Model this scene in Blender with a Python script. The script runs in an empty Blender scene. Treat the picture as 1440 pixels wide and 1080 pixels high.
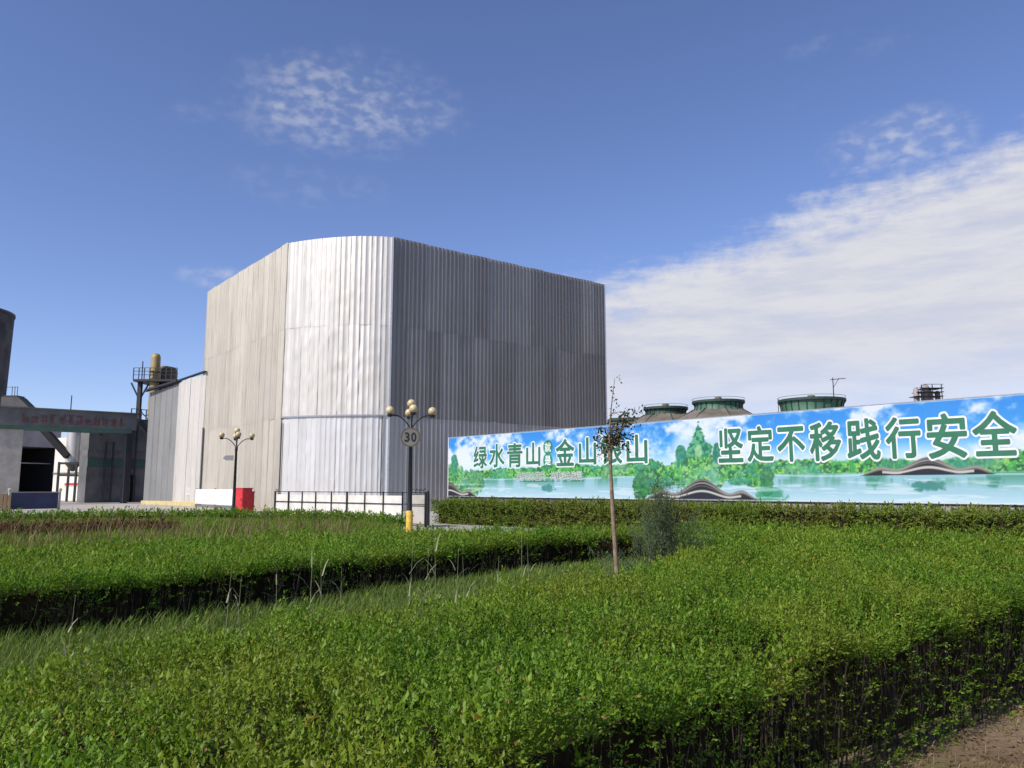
import bpy, bmesh, math, random
import numpy as np
from mathutils import Vector, Matrix, Quaternion

random.seed(7)
rng = np.random.default_rng(11)
R = math.radians
SC = bpy.context.scene
COL = SC.collection

# ------------------------------------------------------------------ camera
EYE = 1.5
TH = math.atan(145 / 1080)                 # the camera looks slightly up
cam_d = bpy.data.cameras.new("camera")
cam_d.sensor_width = 36.0
cam_d.lens = 27.0
cam_d.clip_start = 0.05
cam_d.clip_end = 5000
cam = bpy.data.objects.new("camera", cam_d)
cam.location = (0, 0, EYE)
cam.rotation_euler = (R(90) + TH, 0, 0)
COL.objects.link(cam)
SC.camera = cam

# ------------------------------------------------------------------ light
SUN_EL = R(41)
SUN_AZ = math.atan2(-0.742, -0.670)          # from behind the left shoulder
SUN_DIR = Vector((math.sin(SUN_AZ) * math.cos(SUN_EL), math.cos(SUN_AZ) * math.cos(SUN_EL), math.sin(SUN_EL)))
sun_d = bpy.data.lights.new("sun", 'SUN')
sun_d.energy = 5.0
sun_d.angle = R(0.5)
sun_d.color = (1.0, 0.94, 0.84)
sun = bpy.data.objects.new("sun", sun_d)
sun.rotation_euler = (-SUN_DIR).to_track_quat('-Z', 'Y').to_euler()
sun.location = (-20, -10, 30)
COL.objects.link(sun)

SKY_STRENGTH = 0.14
world = bpy.data.worlds.new("World")
SC.world = world
world.use_nodes = True
SC.view_settings.view_transform = 'Standard'
SC.view_settings.look = 'None'
SC.view_settings.exposure = 0.0
SC.view_settings.gamma = 1.0
SC.view_settings.use_curve_mapping = False
SC.cycles.max_bounces = 5
SC.cycles.diffuse_bounces = 3
SC.cycles.glossy_bounces = 2
SC.cycles.transmission_bounces = 3
SC.cycles.use_adaptive_sampling = True
SC.cycles.adaptive_threshold = 0.02
SC.cycles.transparent_max_bounces = 4
SC.cycles.use_denoising = True


class NT:
    """small helper to write node trees"""
    def __init__(self, tree):
        self.t = tree
        self.n = tree.nodes
        self.n.clear()

    def node(self, typ, **kw):
        n = self.n.new(typ)
        for k, v in kw.items():
            setattr(n, k, v)
        return n

    def put(self, sock, v):
        if hasattr(v, 'is_output') or isinstance(v, bpy.types.NodeSocket):
            self.t.links.new(v, sock)
        elif v is not None:
            sock.default_value = v

    def math(self, op, a, b=None, c=None, clamp=False):
        n = self.node('ShaderNodeMath', operation=op, use_clamp=clamp)
        self.put(n.inputs[0], a)
        if b is not None: self.put(n.inputs[1], b)
        if c is not None: self.put(n.inputs[2], c)
        return n.outputs[0]

    def vmath(self, op, a, b=None):
        n = self.node('ShaderNodeVectorMath', operation=op)
        self.put(n.inputs[0], a)
        if b is not None: self.put(n.inputs[1], b)
        return n.outputs[0]

    def noise(self, vec, scale, detail=4, rough=0.55, out=0):
        n = self.node('ShaderNodeTexNoise')
        if vec is not None: self.put(n.inputs['Vector'], vec)
        n.inputs['Scale'].default_value = scale
        n.inputs['Detail'].default_value = detail
        n.inputs['Roughness'].default_value = rough
        return n.outputs[out]

    def ramp(self, fac, stops, interp='LINEAR'):
        n = self.node('ShaderNodeValToRGB')
        n.color_ramp.interpolation = interp
        el = n.color_ramp.elements
        while len(el) < len(stops): el.new(0.5)
        for e, (p, c) in zip(el, stops):
            e.position = p
            e.color = (*c, 1) if len(c) == 3 else c
        self.put(n.inputs[0], fac)
        return n.outputs[0]

    def smooth(self, v, lo, hi, a=0.0, b=1.0):
        n = self.node('ShaderNodeMapRange', interpolation_type='SMOOTHSTEP')
        self.put(n.inputs[0], v)
        n.inputs[1].default_value = lo; n.inputs[2].default_value = hi
        n.inputs[3].default_value = a; n.inputs[4].default_value = b
        return n.outputs[0]

    def mix(self, fac, a, b, blend='MIX'):
        n = self.node('ShaderNodeMix', data_type='RGBA', blend_type=blend)
        self.put(n.inputs[0], fac)
        self.put(n.inputs[6], a if not (isinstance(a, tuple) and len(a) == 3) else (*a, 1))
        self.put(n.inputs[7], b if not (isinstance(b, tuple) and len(b) == 3) else (*b, 1))
        return n.outputs[2]


# ------------------------------------------------------------------ sky with clouds
def build_world():
    N = NT(world.node_tree)
    out = N.node('ShaderNodeOutputWorld')
    bg = N.node('ShaderNodeBackground')
    sky = N.node('ShaderNodeTexSky')
    sky.sky_type = 'NISHITA'
    sky.sun_disc = False
    sky.sun_elevation = SUN_EL
    sky.sun_rotation = SUN_AZ
    sky.altitude = 900
    sky.air_density = 1.0
    sky.dust_density = 0.5
    sky.ozone_density = 4.0
    tc = N.node('ShaderNodeTexCoord')
    d = tc.outputs['Generated']
    sep = N.node('ShaderNodeSeparateXYZ'); N.put(sep.inputs[0], d)
    x, y, z = sep.outputs
    az = N.math('ARCTAN2', x, y)
    el = N.math('ARCSINE', z)
    # coordinates on a flat cloud deck far above
    zc = N.math('MAXIMUM', N.math('ADD', z, 0.10), 0.05)
    comb = N.node('ShaderNodeCombineXYZ')
    N.put(comb.inputs[0], N.math('DIVIDE', x, zc)); N.put(comb.inputs[1], N.math('DIVIDE', y, zc))
    deck = comb.outputs[0]
    # the white bank: its upper edge climbs towards the right
    edge = N.math('MULTIPLY_ADD', az, 0.222, 0.246)
    edge = N.math('MINIMUM', edge, N.math('MULTIPLY_ADD', az, -0.42, 0.92))      # ... and falls away again beyond the view
    edge = N.math('MINIMUM', edge, N.math('MULTIPLY_ADD', az, 1.3, 0.20))       # no bank towards the left
    edge = N.math('MAXIMUM', edge, -0.2)
    n_big = N.noise(deck, 1.6, 6, 0.6)
    st = N.node('ShaderNodeMapping'); N.put(st.inputs[0], d)
    st.inputs['Rotation'].default_value = (0, R(16), 0)
    st.inputs['Scale'].default_value = (5, 5, 26)
    n_str = N.noise(st.outputs[0], 1.5, 6, 0.62)
    n_fine = N.noise(d, 55, 5, 0.6)
    nn = N.math('ADD', N.math('MULTIPLY', N.math('SUBTRACT', n_big, 0.5), 0.13), N.math('MULTIPLY', N.math('SUBTRACT', n_str, 0.5), 0.12))
    nn = N.math('ADD', nn, N.math('MULTIPLY', N.math('SUBTRACT', n_fine, 0.5), 0.06))
    depth = N.math('ADD', N.math('SUBTRACT', edge, el), nn)
    bank = N.smooth(depth, -0.02, 0.06)
    # thinner, streaky body
    body = N.smooth(N.math('ADD', N.math('MULTIPLY', n_str, 0.75), N.math('MULTIPLY', n_big, 0.25)), 0.32, 0.60, 0.86, 0.99)
    low = N.smooth(el, 0.03, 0.20, 0.60, 1.0)
    bank = N.math('MULTIPLY', N.math('MULTIPLY', bank, body), low)
    # small puffs (altocumulus): a loose patch and a faint one under it
    mp = N.node('ShaderNodeMapping'); N.put(mp.inputs[0], d)
    mp.inputs['Scale'].default_value = (1, 1, 1.7)
    puffs_n = N.noise(mp.outputs[0], 58, 2, 0.45)
    n_mid = N.noise(d, 11, 4, 0.6)

    def patch(caz, cel, raz, rel):
        da = N.math('DIVIDE', N.math('SUBTRACT', az, caz), raz)
        de = N.math('DIVIDE', N.math('SUBTRACT', el, cel), rel)
        r = N.math('ADD', N.math('MULTIPLY', da, da), N.math('MULTIPLY', de, de))
        r = N.math('ADD', r, N.math('MULTIPLY', N.math('SUBTRACT', n_mid, 0.5), 2.2))
        return N.smooth(r, -0.35, 1.15, 1.0, 0.0)
    pm = N.math('MULTIPLY', patch(-0.235, 0.470, 0.175, 0.066), 0.46)
    pm2 = N.math('MULTIPLY', patch(-0.27, 0.372, 0.12, 0.03), 0.14)
    pm3 = N.math('MULTIPLY', patch(0.49, 0.392, 0.10, 0.036), 0.60)
    pm4 = N.math('MULTIPLY', patch(-0.38, 0.254, 0.05, 0.016), 0.45)
    pf = N.smooth(N.math('ADD', N.math('MULTIPLY', puffs_n, 0.75), N.math('MULTIPLY', N.noise(d, 24, 4, 0.6), 0.25)), 0.40, 0.70)
    puffs = N.math('MULTIPLY', N.math('ADD', N.math('ADD', N.math('ADD', pm, pm2), pm3), pm4), N.math('ADD', N.math('MULTIPLY', pf, 0.85), 0.13))
    # scattered wisps elsewhere in the sky
    wis = N.smooth(N.noise(deck, 2.3, 5, 0.65), 0.60, 0.85, 0.0, 0.22)
    c = N.math('MAXIMUM', bank, puffs)
    c = N.math('MAXIMUM', c, N.math('MULTIPLY', wis, N.smooth(el, 0.05, 0.3)), clamp=True)
    skyc = N.vmath('MULTIPLY', sky.outputs[0], (SKY_STRENGTH * 1.05, SKY_STRENGTH * 0.97, SKY_STRENGTH * 1.13))
    cl = N.mix(N.smooth(n_str, 0.35, 0.65), (0.64, 0.65, 0.73), (0.73, 0.735, 0.785))
    col = N.mix(c, skyc, cl)
    N.put(bg.inputs[0], col)
    bg.inputs[1].default_value = 1.0
    N.t.links.new(bg.outputs[0], out.inputs[0])
build_world()

# ------------------------------------------------------------------ pixel helpers (used only to survey the plan)
_c, _s = math.cos(TH), math.sin(TH)
def ray(px, py):
    u = (px - 720) / 1080; v = (540 - py) / 1080
    return Vector((u, _c - v * _s, _s + v * _c))
def atz(px, py, z):
    r = ray(px, py); t = (z - EYE) / r.z
    return Vector((r.x * t, r.y * t, z))
def aty(px, py, Y):
    r = ray(px, py); t = Y / r.y
    return Vector((r.x * t, Y, EYE + r.z * t))
def proj(x, y, z):
    z = z - EYE
    f = y * _c + z * _s
    return 720 + 1080 * x / f, 540 - 1080 * (-y * _s + z * _c) / f

# ------------------------------------------------------------------ value noise in numpy
_lat = rng.random((256, 256))
def vnoise(x, y):
    xi = np.floor(x).astype(int); yi = np.floor(y).astype(int)
    fx = x - xi; fy = y - yi
    fx = fx * fx * (3 - 2 * fx); fy = fy * fy * (3 - 2 * fy)
    a = _lat[xi % 256, yi % 256]; b = _lat[(xi + 1) % 256, yi % 256]
    c = _lat[xi % 256, (yi + 1) % 256]; d = _lat[(xi + 1) % 256, (yi + 1) % 256]
    return (a * (1 - fx) + b * fx) * (1 - fy) + (c * (1 - fx) + d * fx) * fy
def fbm(x, y, o=4):
    v = 0; a = 0.5; t = 0
    for k in range(o):
        v = v + a * vnoise(x * 2 ** k + 17.3 * k, y * 2 ** k + 9.1 * k); t += a; a *= 0.55
    return v / t

# ------------------------------------------------------------------ mesh helpers
class MB:
    def __init__(self):
        self.v = []; self.f = []
    def add(self, vs, fs):
        b = len(self.v)
        self.v += [tuple(p) for p in vs]
        self.f += [tuple(i + b for i in f) for f in fs]
        return self
    def box(self, lo, hi, m=None):
        x0, y0, z0 = lo; x1, y1, z1 = hi
        vs = [(x0,y0,z0),(x1,y0,z0),(x1,y1,z0),(x0,y1,z0),(x0,y0,z1),(x1,y0,z1),(x1,y1,z1),(x0,y1,z1)]
        if m: vs = [m @ Vector(p) for p in vs]
        return self.add(vs, [(0,3,2,1),(4,5,6,7),(0,1,5,4),(1,2,6,5),(2,3,7,6),(3,0,4,7)])
    def bar(self, a, b, w, h, up=(0, 0, 1)):
        """square bar from a to b"""
        a = Vector(a); b = Vector(b); d = (b - a)
        L = d.length; d.normalize()
        u = Vector(up)
        if abs(d.dot(u)) > 0.99: u = Vector((1, 0, 0))
        s = d.cross(u).normalized(); t = s.cross(d)
        vs = []
        for p in (a, b):
            for i, j in ((-1,-1),(1,-1),(1,1),(-1,1)):
                vs.append(p + s * (i * w / 2) + t * (j * h / 2))
        return self.add(vs, [(0,1,2,3),(7,6,5,4),(0,4,5,1),(1,5,6,2),(2,6,7,3),(3,7,4,0)])
    def tube(self, pts, rad, n=8, caps=True):
        pts = [Vector(p) for p in pts]
        if not hasattr(rad, '__len__'): rad = [rad] * len(pts)
        b = len(self.v); ref = None
        for i, p in enumerate(pts):
            d = (pts[min(i + 1, len(pts) - 1)] - pts[max(i - 1, 0)]).normalized()
            if ref is None:
                ref = d.orthogonal().normalized()
            ref = (ref - d * ref.dot(d)).normalized()
            o = d.cross(ref)
            for k in range(n):
                a = 2 * math.pi * k / n
                self.v.append(tuple(p + (ref * math.cos(a) + o * math.sin(a)) * rad[i]))
        for i in range(len(pts) - 1):
            for k in range(n):
                k2 = (k + 1) % n
                self.f.append((b + i*n + k, b + i*n + k2, b + (i+1)*n + k2, b + (i+1)*n + k))
        if caps:
            self.f.append(tuple(b + k for k in reversed(range(n))))
            e = b + (len(pts) - 1) * n
            self.f.append(tuple(e + k for k in range(n)))
        return self
    def lathe(self, prof, n=24, c=(0, 0, 0), cap_top=True, cap_bot=True):
        b = len(self.v)
        for r, z in prof:
            for k in range(n):
                a = 2 * math.pi * k / n
                self.v.append((c[0] + r * math.cos(a), c[1] + r * math.sin(a), c[2] + z))
        for i in range(len(prof) - 1):
            for k in range(n):
                k2 = (k + 1) % n
                self.f.append((b + i*n + k, b + i*n + k2, b + (i+1)*n + k2, b + (i+1)*n + k))
        if cap_bot: self.f.append(tuple(b + k for k in reversed(range(n))))
        if cap_top:
            e = b + (len(prof) - 1) * n
            self.f.append(tuple(e + k for k in range(n)))
        return self
    def prism(self, poly, z0, z1):
        n = len(poly)
        a = sum(poly[i][0] * poly[(i+1) % n][1] - poly[(i+1) % n][0] * poly[i][1] for i in range(n))
        if a < 0: poly = poly[::-1]
        vs = [(p[0], p[1], z0) for p in poly] + [(p[0], p[1], z1) for p in poly]
        fs = [tuple(reversed(range(n))), tuple(range(n, 2*n))]
        fs += [(i, (i+1) % n, n + (i+1) % n, n + i) for i in range(n)]
        return self.add(vs, fs)
    def mesh(self, name, smooth=False):
        me = bpy.data.meshes.new(name)
        me.from_pydata(self.v, [], self.f)
        me.update()
        if smooth:
            me.polygons.foreach_set('use_smooth', [True] * len(me.polygons))
            try: me.set_sharp_from_angle(angle=R(40))
            except Exception: pass
        return me

def tag(o, label=None, cat=None, group=None, kind=None):
    if label: o['label'] = label
    if cat: o['category'] = cat
    if group: o['group'] = group
    if kind: o['kind'] = kind
    return o

def put(name, me, mat, parent=None, mat_w=None, smooth=False, **kw):
    """link one mesh object; everything is given in world coordinates"""
    if isinstance(me, MB): me = me.mesh(name, smooth)
    o = bpy.data.objects.new(name, me)
    if mat is not None and not me.materials: me.materials.append(mat)
    if mat_w is not None: o.matrix_basis = mat_w
    if parent is not None:
        o.parent = parent
        if parent.parent is None:
            o.matrix_parent_inverse = parent.matrix_basis.inverted()
        else:
            o.matrix_parent_inverse = (parent.matrix_parent_inverse_world if False else chain(parent)).inverted()
    COL.objects.link(o)
    return tag(o, **kw)

def chain(o):
    m = o.matrix_basis.copy()
    if o.parent: m = chain(o.parent) @ o.matrix_parent_inverse @ m
    return m

def thing(name, loc, label, cat, group=None, rz=0.0):
    o = bpy.data.objects.new(name, None)
    o.empty_display_size = 0.3
    o.matrix_basis = Matrix.Translation(Vector(loc)) @ Matrix.Rotation(rz, 4, 'Z')
    COL.objects.link(o)
    return tag(o, label, cat, group)

def copy_tree(o, parent=None):
    c = o.copy(); COL.objects.link(c); c.parent = parent
    if parent is not None: c.matrix_parent_inverse = o.matrix_parent_inverse.copy()
    for ch in [x for x in COL.objects if x.parent == o]: copy_tree(ch, c)
    return c

def np_mesh(name, verts, tris, quads=None, attr=None):
    """fast mesh from numpy arrays; attr = float per face"""
    me = bpy.data.meshes.new(name)
    F = tris; k = F.shape[1]
    me.vertices.add(len(verts)); me.vertices.foreach_set('co', verts.astype(np.float32).ravel())
    me.loops.add(F.size); me.loops.foreach_set('vertex_index', F.astype(np.int32).ravel())
    me.polygons.add(len(F))
    me.polygons.foreach_set('loop_start', np.arange(0, F.size, k, dtype=np.int32))
    me.polygons.foreach_set('loop_total', np.full(len(F), k, dtype=np.int32))
    me.update(calc_edges=True)
    if attr is not None:
        a = me.attributes.new('rnd', 'FLOAT', 'FACE')
        a.data.foreach_set('value', attr.astype(np.float32))
    return me

# ------------------------------------------------------------------ materials
def principled(name, col, rough=0.6, metal=0.0, spec=0.5, noise=None, bump=0.0, bscale=40, scale=6, coords='Object'):
    """col, or (col, col2) mixed by noise"""
    m = bpy.data.materials.new(name); m.use_nodes = True
    N = NT(m.node_tree)
    out = N.node('ShaderNodeOutputMaterial'); p = N.node('ShaderNodeBsdfPrincipled')
    N.t.links.new(p.outputs[0], out.inputs[0])
    tc = N.node('ShaderNodeTexCoord').outputs[coords]
    if isinstance(col[0], tuple):
        f = N.smooth(N.noise(tc, scale, 6, 0.6), 0.35, 0.65)
        N.put(p.inputs['Base Color'], N.mix(f, col[0], col[1]))
    else:
        f = N.smooth(N.noise(tc, scale, 5, 0.6), 0.3, 0.7)
        dk = tuple(c * 0.78 for c in col)
        N.put(p.inputs['Base Color'], N.mix(f, dk, tuple(col)))
    rn = N.noise(tc, scale * 2.3, 4, 0.6)
    N.put(p.inputs['Roughness'], N.math('MULTIPLY_ADD', rn, 0.25, max(0.03, rough - 0.12)))
    p.inputs['Metallic'].default_value = metal
    p.inputs['Specular IOR Level'].default_value = spec
    if bump:
        b = N.node('ShaderNodeBump'); b.inputs['Strength'].default_value = bump
        b.inputs['Distance'].default_value = 0.02
        N.put(b.inputs['Height'], N.noise(tc, bscale, 4, 0.6))
        N.t.links.new(b.outputs[0], p.inputs['Normal'])
    return m

def leaf_mat(name, stops, trans=0.35, rough=0.55, patch=None, pscale=0.9):
    m = bpy.data.materials.new(name); m.use_nodes = True
    N = NT(m.node_tree)
    out = N.node('ShaderNodeOutputMaterial')
    a = N.node('ShaderNodeAttribute', attribute_name='rnd')
    col = N.ramp(a.outputs['Fac'], stops)
    tc = N.node('ShaderNodeTexCoord').outputs['Object']
    if patch:
        f = N.smooth(N.noise(tc, pscale, 4, 0.6), 0.42, 0.66, 0.0, 0.65)
        col = N.mix(f, col, N.mix(0.6, col, patch))
    p = N.node('ShaderNodeBsdfPrincipled')
    N.put(p.inputs['Base Color'], col)
    p.inputs['Roughness'].default_value = rough
    p.inputs['Specular IOR Level'].default_value = 0.28
    t = N.node('ShaderNodeBsdfTranslucent')
    N.put(t.inputs[0], N.mix(1.0, col, (1.0, 1.05, 0.45, 1), 'MULTIPLY'))
    mx = N.node('ShaderNodeMixShader'); mx.inputs[0].default_value = trans
    N.t.links.new(p.outputs[0], mx.inputs[1]); N.t.links.new(t.outputs[0], mx.inputs[2])
    N.t.links.new(mx.outputs[0], out.inputs[0])
    return m

def sheet_mat(name, col, col2, metal, rough, stain=0.25, tint=(0.30, 0.26, 0.20), var=0.16):
    """galvanised profiled sheet: mottled zinc, dull streaks running down, shallow dents"""
    m = bpy.data.materials.new(name); m.use_nodes = True
    N = NT(m.node_tree)
    out = N.node('ShaderNodeOutputMaterial'); p = N.node('ShaderNodeBsdfPrincipled')
    N.t.links.new(p.outputs[0], out.inputs[0])
    g = N.node('ShaderNodeNewGeometry').outputs['Position']
    oi = N.node('ShaderNodeObjectInfo').outputs['Random']
    mp = N.node('ShaderNodeMapping'); N.put(mp.inputs[0], g); mp.inputs['Scale'].default_value = (3.2, 3.2, 0.16)
    st = N.noise(mp.outputs[0], 1.0, 6, 0.65)
    bl = N.noise(g, 0.35, 5, 0.6)
    base = N.mix(N.smooth(bl, 0.25, 0.75, 0.25, 0.75), col, col2)
    base = N.mix(N.math('MULTIPLY', N.smooth(st, 0.48, 0.72), stain), base, tint)
    k = N.math('MULTIPLY_ADD', oi, var, 1.0 - var * 0.55)
    cmb = N.node('ShaderNodeCombineXYZ')
    for i in range(3): N.put(cmb.inputs[i], k)
    base = N.vmath('MULTIPLY', base, cmb.outputs[0])
    N.put(p.inputs['Base Color'], base)
    p.inputs['Metallic'].default_value = metal
    N.put(p.inputs['Roughness'], N.math('MULTIPLY_ADD', N.noise(g, 1.3, 5, 0.6), 0.22, rough - 0.10))
    b = N.node('ShaderNodeBump'); b.inputs['Strength'].default_value = 0.55; b.inputs['Distance'].default_value = 0.05
    mp2 = N.node('ShaderNodeMapping'); N.put(mp2.inputs[0], g); mp2.inputs['Scale'].default_value = (1.5, 1.5, 0.8)
    N.put(b.inputs['Height'], N.noise(mp2.outputs[0], 0.9, 3, 0.5))
    N.t.links.new(b.outputs[0], p.inputs['Normal'])
    return m

M = {}
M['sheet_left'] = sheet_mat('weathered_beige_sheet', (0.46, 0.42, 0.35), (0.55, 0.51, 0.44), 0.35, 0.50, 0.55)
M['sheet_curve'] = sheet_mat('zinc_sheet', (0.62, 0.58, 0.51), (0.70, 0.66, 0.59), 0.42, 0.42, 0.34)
M['sheet_right'] = sheet_mat('darkened_zinc_sheet', (0.275, 0.25, 0.222), (0.355, 0.325, 0.292), 0.42, 0.33, 0.4, (0.20, 0.18, 0.16), 0.36)  # darker base colour stands in for dark reflections; tone varies by sheet
M['sheet_new'] = sheet_mat('new_zinc_sheet', (0.62, 0.60, 0.565), (0.72, 0.70, 0.665), 0.42, 0.40, 0.15)
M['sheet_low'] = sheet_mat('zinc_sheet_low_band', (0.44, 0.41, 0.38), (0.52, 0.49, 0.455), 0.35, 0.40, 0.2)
M['sheet_grey'] = sheet_mat('old_grey_sheet', (0.22, 0.22, 0.22), (0.30, 0.30, 0.29), 0.3, 0.55, 0.4, (0.16, 0.15, 0.14))
M['flashing'] = principled('folded_zinc_trim', (0.45, 0.45, 0.46), 0.4, 0.7)
M['dark_steel'] = principled('dark_painted_steel', (0.022, 0.022, 0.024), 0.5)
M['black_paint'] = principled('black_lamp_paint', (0.012, 0.013, 0.013), 0.42)
M['pale_concrete'] = principled('pale_concrete', ((0.36, 0.33, 0.29), (0.46, 0.43, 0.38)), 0.85, bump=0.2, scale=1.2)
M['concrete_dark'] = principled('stained_concrete', ((0.10, 0.10, 0.10), (0.17, 0.165, 0.16)), 0.85, bump=0.2, scale=0.6)
M['white_wall'] = principled('white_board', (0.78, 0.75, 0.68), 0.6, scale=2)
M['cream_globe'] = principled('cream_globe', ((0.50, 0.38, 0.19), (0.62, 0.51, 0.31)), 0.35, scale=5)
M['yellow_paint'] = principled('yellow_paint', ((0.62, 0.38, 0.03), (0.72, 0.50, 0.08)), 0.5, scale=8)
M['plinth_paint'] = principled('faded_yellow_plinth', ((0.50, 0.40, 0.16), (0.58, 0.48, 0.24)), 0.7, scale=2)
M['red_paint'] = principled('red_paint', ((0.50, 0.018, 0.022), (0.62, 0.03, 0.035)), 0.45, scale=3)
M['core'] = principled('dark_core_fill', ((0.022, 0.018, 0.010), (0.042, 0.034, 0.017)), 0.95, 0.0, 0.05, scale=14, bump=0.8, bscale=60)  # dark brown that stands for the shade deep inside the hedges
M['twig'] = principled('grey_brown_twigs', ((0.028, 0.021, 0.013), (0.06, 0.046, 0.03)), 0.85, scale=20)
M['bark'] = principled('young_bark', ((0.17, 0.115, 0.07), (0.28, 0.20, 0.13)), 0.8, scale=14, bump=0.4, bscale=80)
M['leaf_near'] = leaf_mat('privet_leaves', [(0.0, (0.049, 0.111, 0.011)), (0.3, (0.105, 0.215, 0.018)), (0.65, (0.178, 0.311, 0.024)), (0.93, (0.283, 0.402, 0.045)), (1.0, (0.321, 0.195, 0.059))], 0.45, 0.45, (0.321, 0.300, 0.040))
M['leaf_mid'] = leaf_mat('hedge_leaves', [(0.0, (0.052, 0.128, 0.012)), (0.4, (0.116, 0.236, 0.018)), (0.8, (0.192, 0.339, 0.027)), (1.0, (0.281, 0.380, 0.050))], 0.42, 0.55, (0.308, 0.326, 0.040))
M['leaf_far'] = leaf_mat('dusty_hedge_leaves', [(0.0, (0.060, 0.106, 0.013)), (0.4, (0.126, 0.191, 0.020)), (0.8, (0.198, 0.268, 0.027)), (1.0, (0.266, 0.212, 0.055))], 0.3, 0.6, (0.198, 0.127, 0.046), 0.5)
M['leaf_red'] = leaf_mat('russet_leaves', [(0.0, (0.06, 0.03, 0.014)), (0.5, (0.13, 0.065, 0.030)), (0.85, (0.16, 0.09, 0.04)), (1.0, (0.09, 0.12, 0.03))], 0.25, 0.65)
M['leaf_tree'] = leaf_mat('dark_tree_leaves', [(0.0, (0.018, 0.022, 0.012)), (0.6, (0.035, 0.045, 0.018)), (1.0, (0.07, 0.045, 0.03))], 0.2, 0.5)
M['leaf_grey'] = leaf_mat('grey_green_needles', [(0.0, (0.078, 0.124, 0.058)), (0.6, (0.143, 0.195, 0.098)), (1.0, (0.208, 0.208, 0.130))], 0.35, 0.7)
M['grass'] = leaf_mat('grass_blades', [(0.0, (0.084, 0.158, 0.017)), (0.5, (0.155, 0.250, 0.025)), (0.85, (0.232, 0.311, 0.046)), (1.0, (0.386, 0.304, 0.138))], 0.4, 0.6)
M['weed'] = leaf_mat('pale_weeds', [(0.0, (0.089, 0.157, 0.028)), (0.5, (0.149, 0.236, 0.046)), (0.85, (0.218, 0.292, 0.073)), (1.0, (0.297, 0.303, 0.103))], 0.4, 0.65)
M['dry'] = leaf_mat('dry_blades', [(0.0, (0.14, 0.09, 0.045)), (0.6, (0.24, 0.17, 0.09)), (1.0, (0.34, 0.27, 0.16))], 0.3, 0.8)

# ------------------------------------------------------------------ foliage generators
def leaves_from(P, axis, L, K, width=0.5, spread=55, rnd=None):
    """shoots at P (n,3) along axis (n,3); each carries K folded leaves of length L (n)"""
    n = len(P)
    axis = axis / np.linalg.norm(axis, axis=1, keepdims=True)
    ref = np.where(np.abs(axis[:, 2:3]) > 0.9, np.array([[1.0, 0, 0]]), np.array([[0, 0, 1.0]]))
    e1 = np.cross(axis, ref); e1 /= np.linalg.norm(e1, axis=1, keepdims=True)
    e2 = np.cross(axis, e1)
    k = np.arange(K)
    phi = rng.random((n, 1)) * 6.283 + k * 2.4 + rng.normal(0, 0.35, (n, K))
    sp = np.radians(spread) + rng.normal(0, 0.28, (n, K)) - 0.35 * (k / K)
    rad = np.cos(phi)[..., None] * e1[:, None] + np.sin(phi)[..., None] * e2[:, None]
    d = np.cos(sp)[..., None] * axis[:, None] + np.sin(sp)[..., None] * rad
    side = np.cross(np.broadcast_to(axis[:, None], d.shape), rad)
    side += rng.normal(0, 0.25, side.shape)
    side /= np.linalg.norm(side, axis=2, keepdims=True)
    up = np.cross(side, d)
    Ls = L[:, None] * (0.55 + 0.9 * rng.random((n, K)))
    shoot = (L * K * 0.42)[:, None]
    base = P[:, None] + axis[:, None] * (shoot * (k / K))[..., None]
    Lq = Ls[..., None]
    mid = base + d * Lq * 0.48
    tip = base + d * Lq - up * Lq * 0.08
    w = width * 0.5
    l = mid + side * Lq * w + up * Lq * 0.10
    r = mid - side * Lq * w + up * Lq * 0.10
    V = np.stack([base, l, tip, r], axis=2).reshape(-1, 3)
    m = n * K
    q = np.arange(m)[:, None] * 4
    F = np.concatenate([q + np.array([[0, 2, 1]]), q + np.array([[0, 3, 2]])], axis=1).reshape(-1, 3)
    base_r = (rng.random((n, 1)) if rnd is None else rnd[:, None])
    a = np.clip(base_r * 0.55 + rng.random((n, K)) * 0.45, 0, 1).reshape(-1)
    # a few odd-coloured leaves
    a = np.where(rng.random(a.shape) > 0.985, 1.0, np.minimum(a, 0.96))
    return V, F, np.repeat(a, 2)

def blades_from(P, h, w, lean, rnd=None):
    """grass blades: 3 triangles each, bending over"""
    n = len(P)
    phi = rng.random(n) * 6.283
    dirh = np.stack([np.cos(phi), np.sin(phi), np.zeros(n)], 1)
    side = np.stack([-np.sin(phi + 0.6), np.cos(phi + 0.6), np.zeros(n)], 1)
    ln = lean * (0.3 + 1.2 * rng.random(n))
    up = np.array([[0, 0, 1.0]])
    H = h[:, None]; W = w[:, None]; LN = ln[:, None]
    m = P + up * H * 0.55 + dirh * H * LN * 0.3
    t = P + up * H * (1 - 0.25 * LN) + dirh * H * LN * 0.95
    V = np.stack([P - side * W * 0.5, P + side * W * 0.5, m - side * W * 0.42, m + side * W * 0.42, t], 1).reshape(-1, 3)
    q = np.arange(n)[:, None] * 5
    F = np.concatenate([q + np.array([[0, 1, 3]]), q + np.array([[0, 3, 2]]), q + np.array([[2, 3, 4]])], 1).reshape(-1, 3)
    a = rng.random(n) if rnd is None else rnd
    return V, F, np.repeat(a, 3)

def join(parts):
    Vs, Fs, As = [], [], []; b = 0
    for V, F, A in parts:
        Vs.append(V); Fs.append(F + b); As.append(A); b += len(V)
    return np.concatenate(Vs), np.concatenate(Fs), np.concatenate(As)

def in_poly(x, y, poly):
    inside = np.zeros(len(x), bool); n = len(poly)
    for i in range(n):
        x0, y0 = poly[i]; x1, y1 = poly[(i + 1) % n]
        c = ((y0 > y) != (y1 > y)) & (x < (x1 - x0) * (y - y0) / (y1 - y0 + 1e-12) + x0)
        inside ^= c
    return inside

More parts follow.
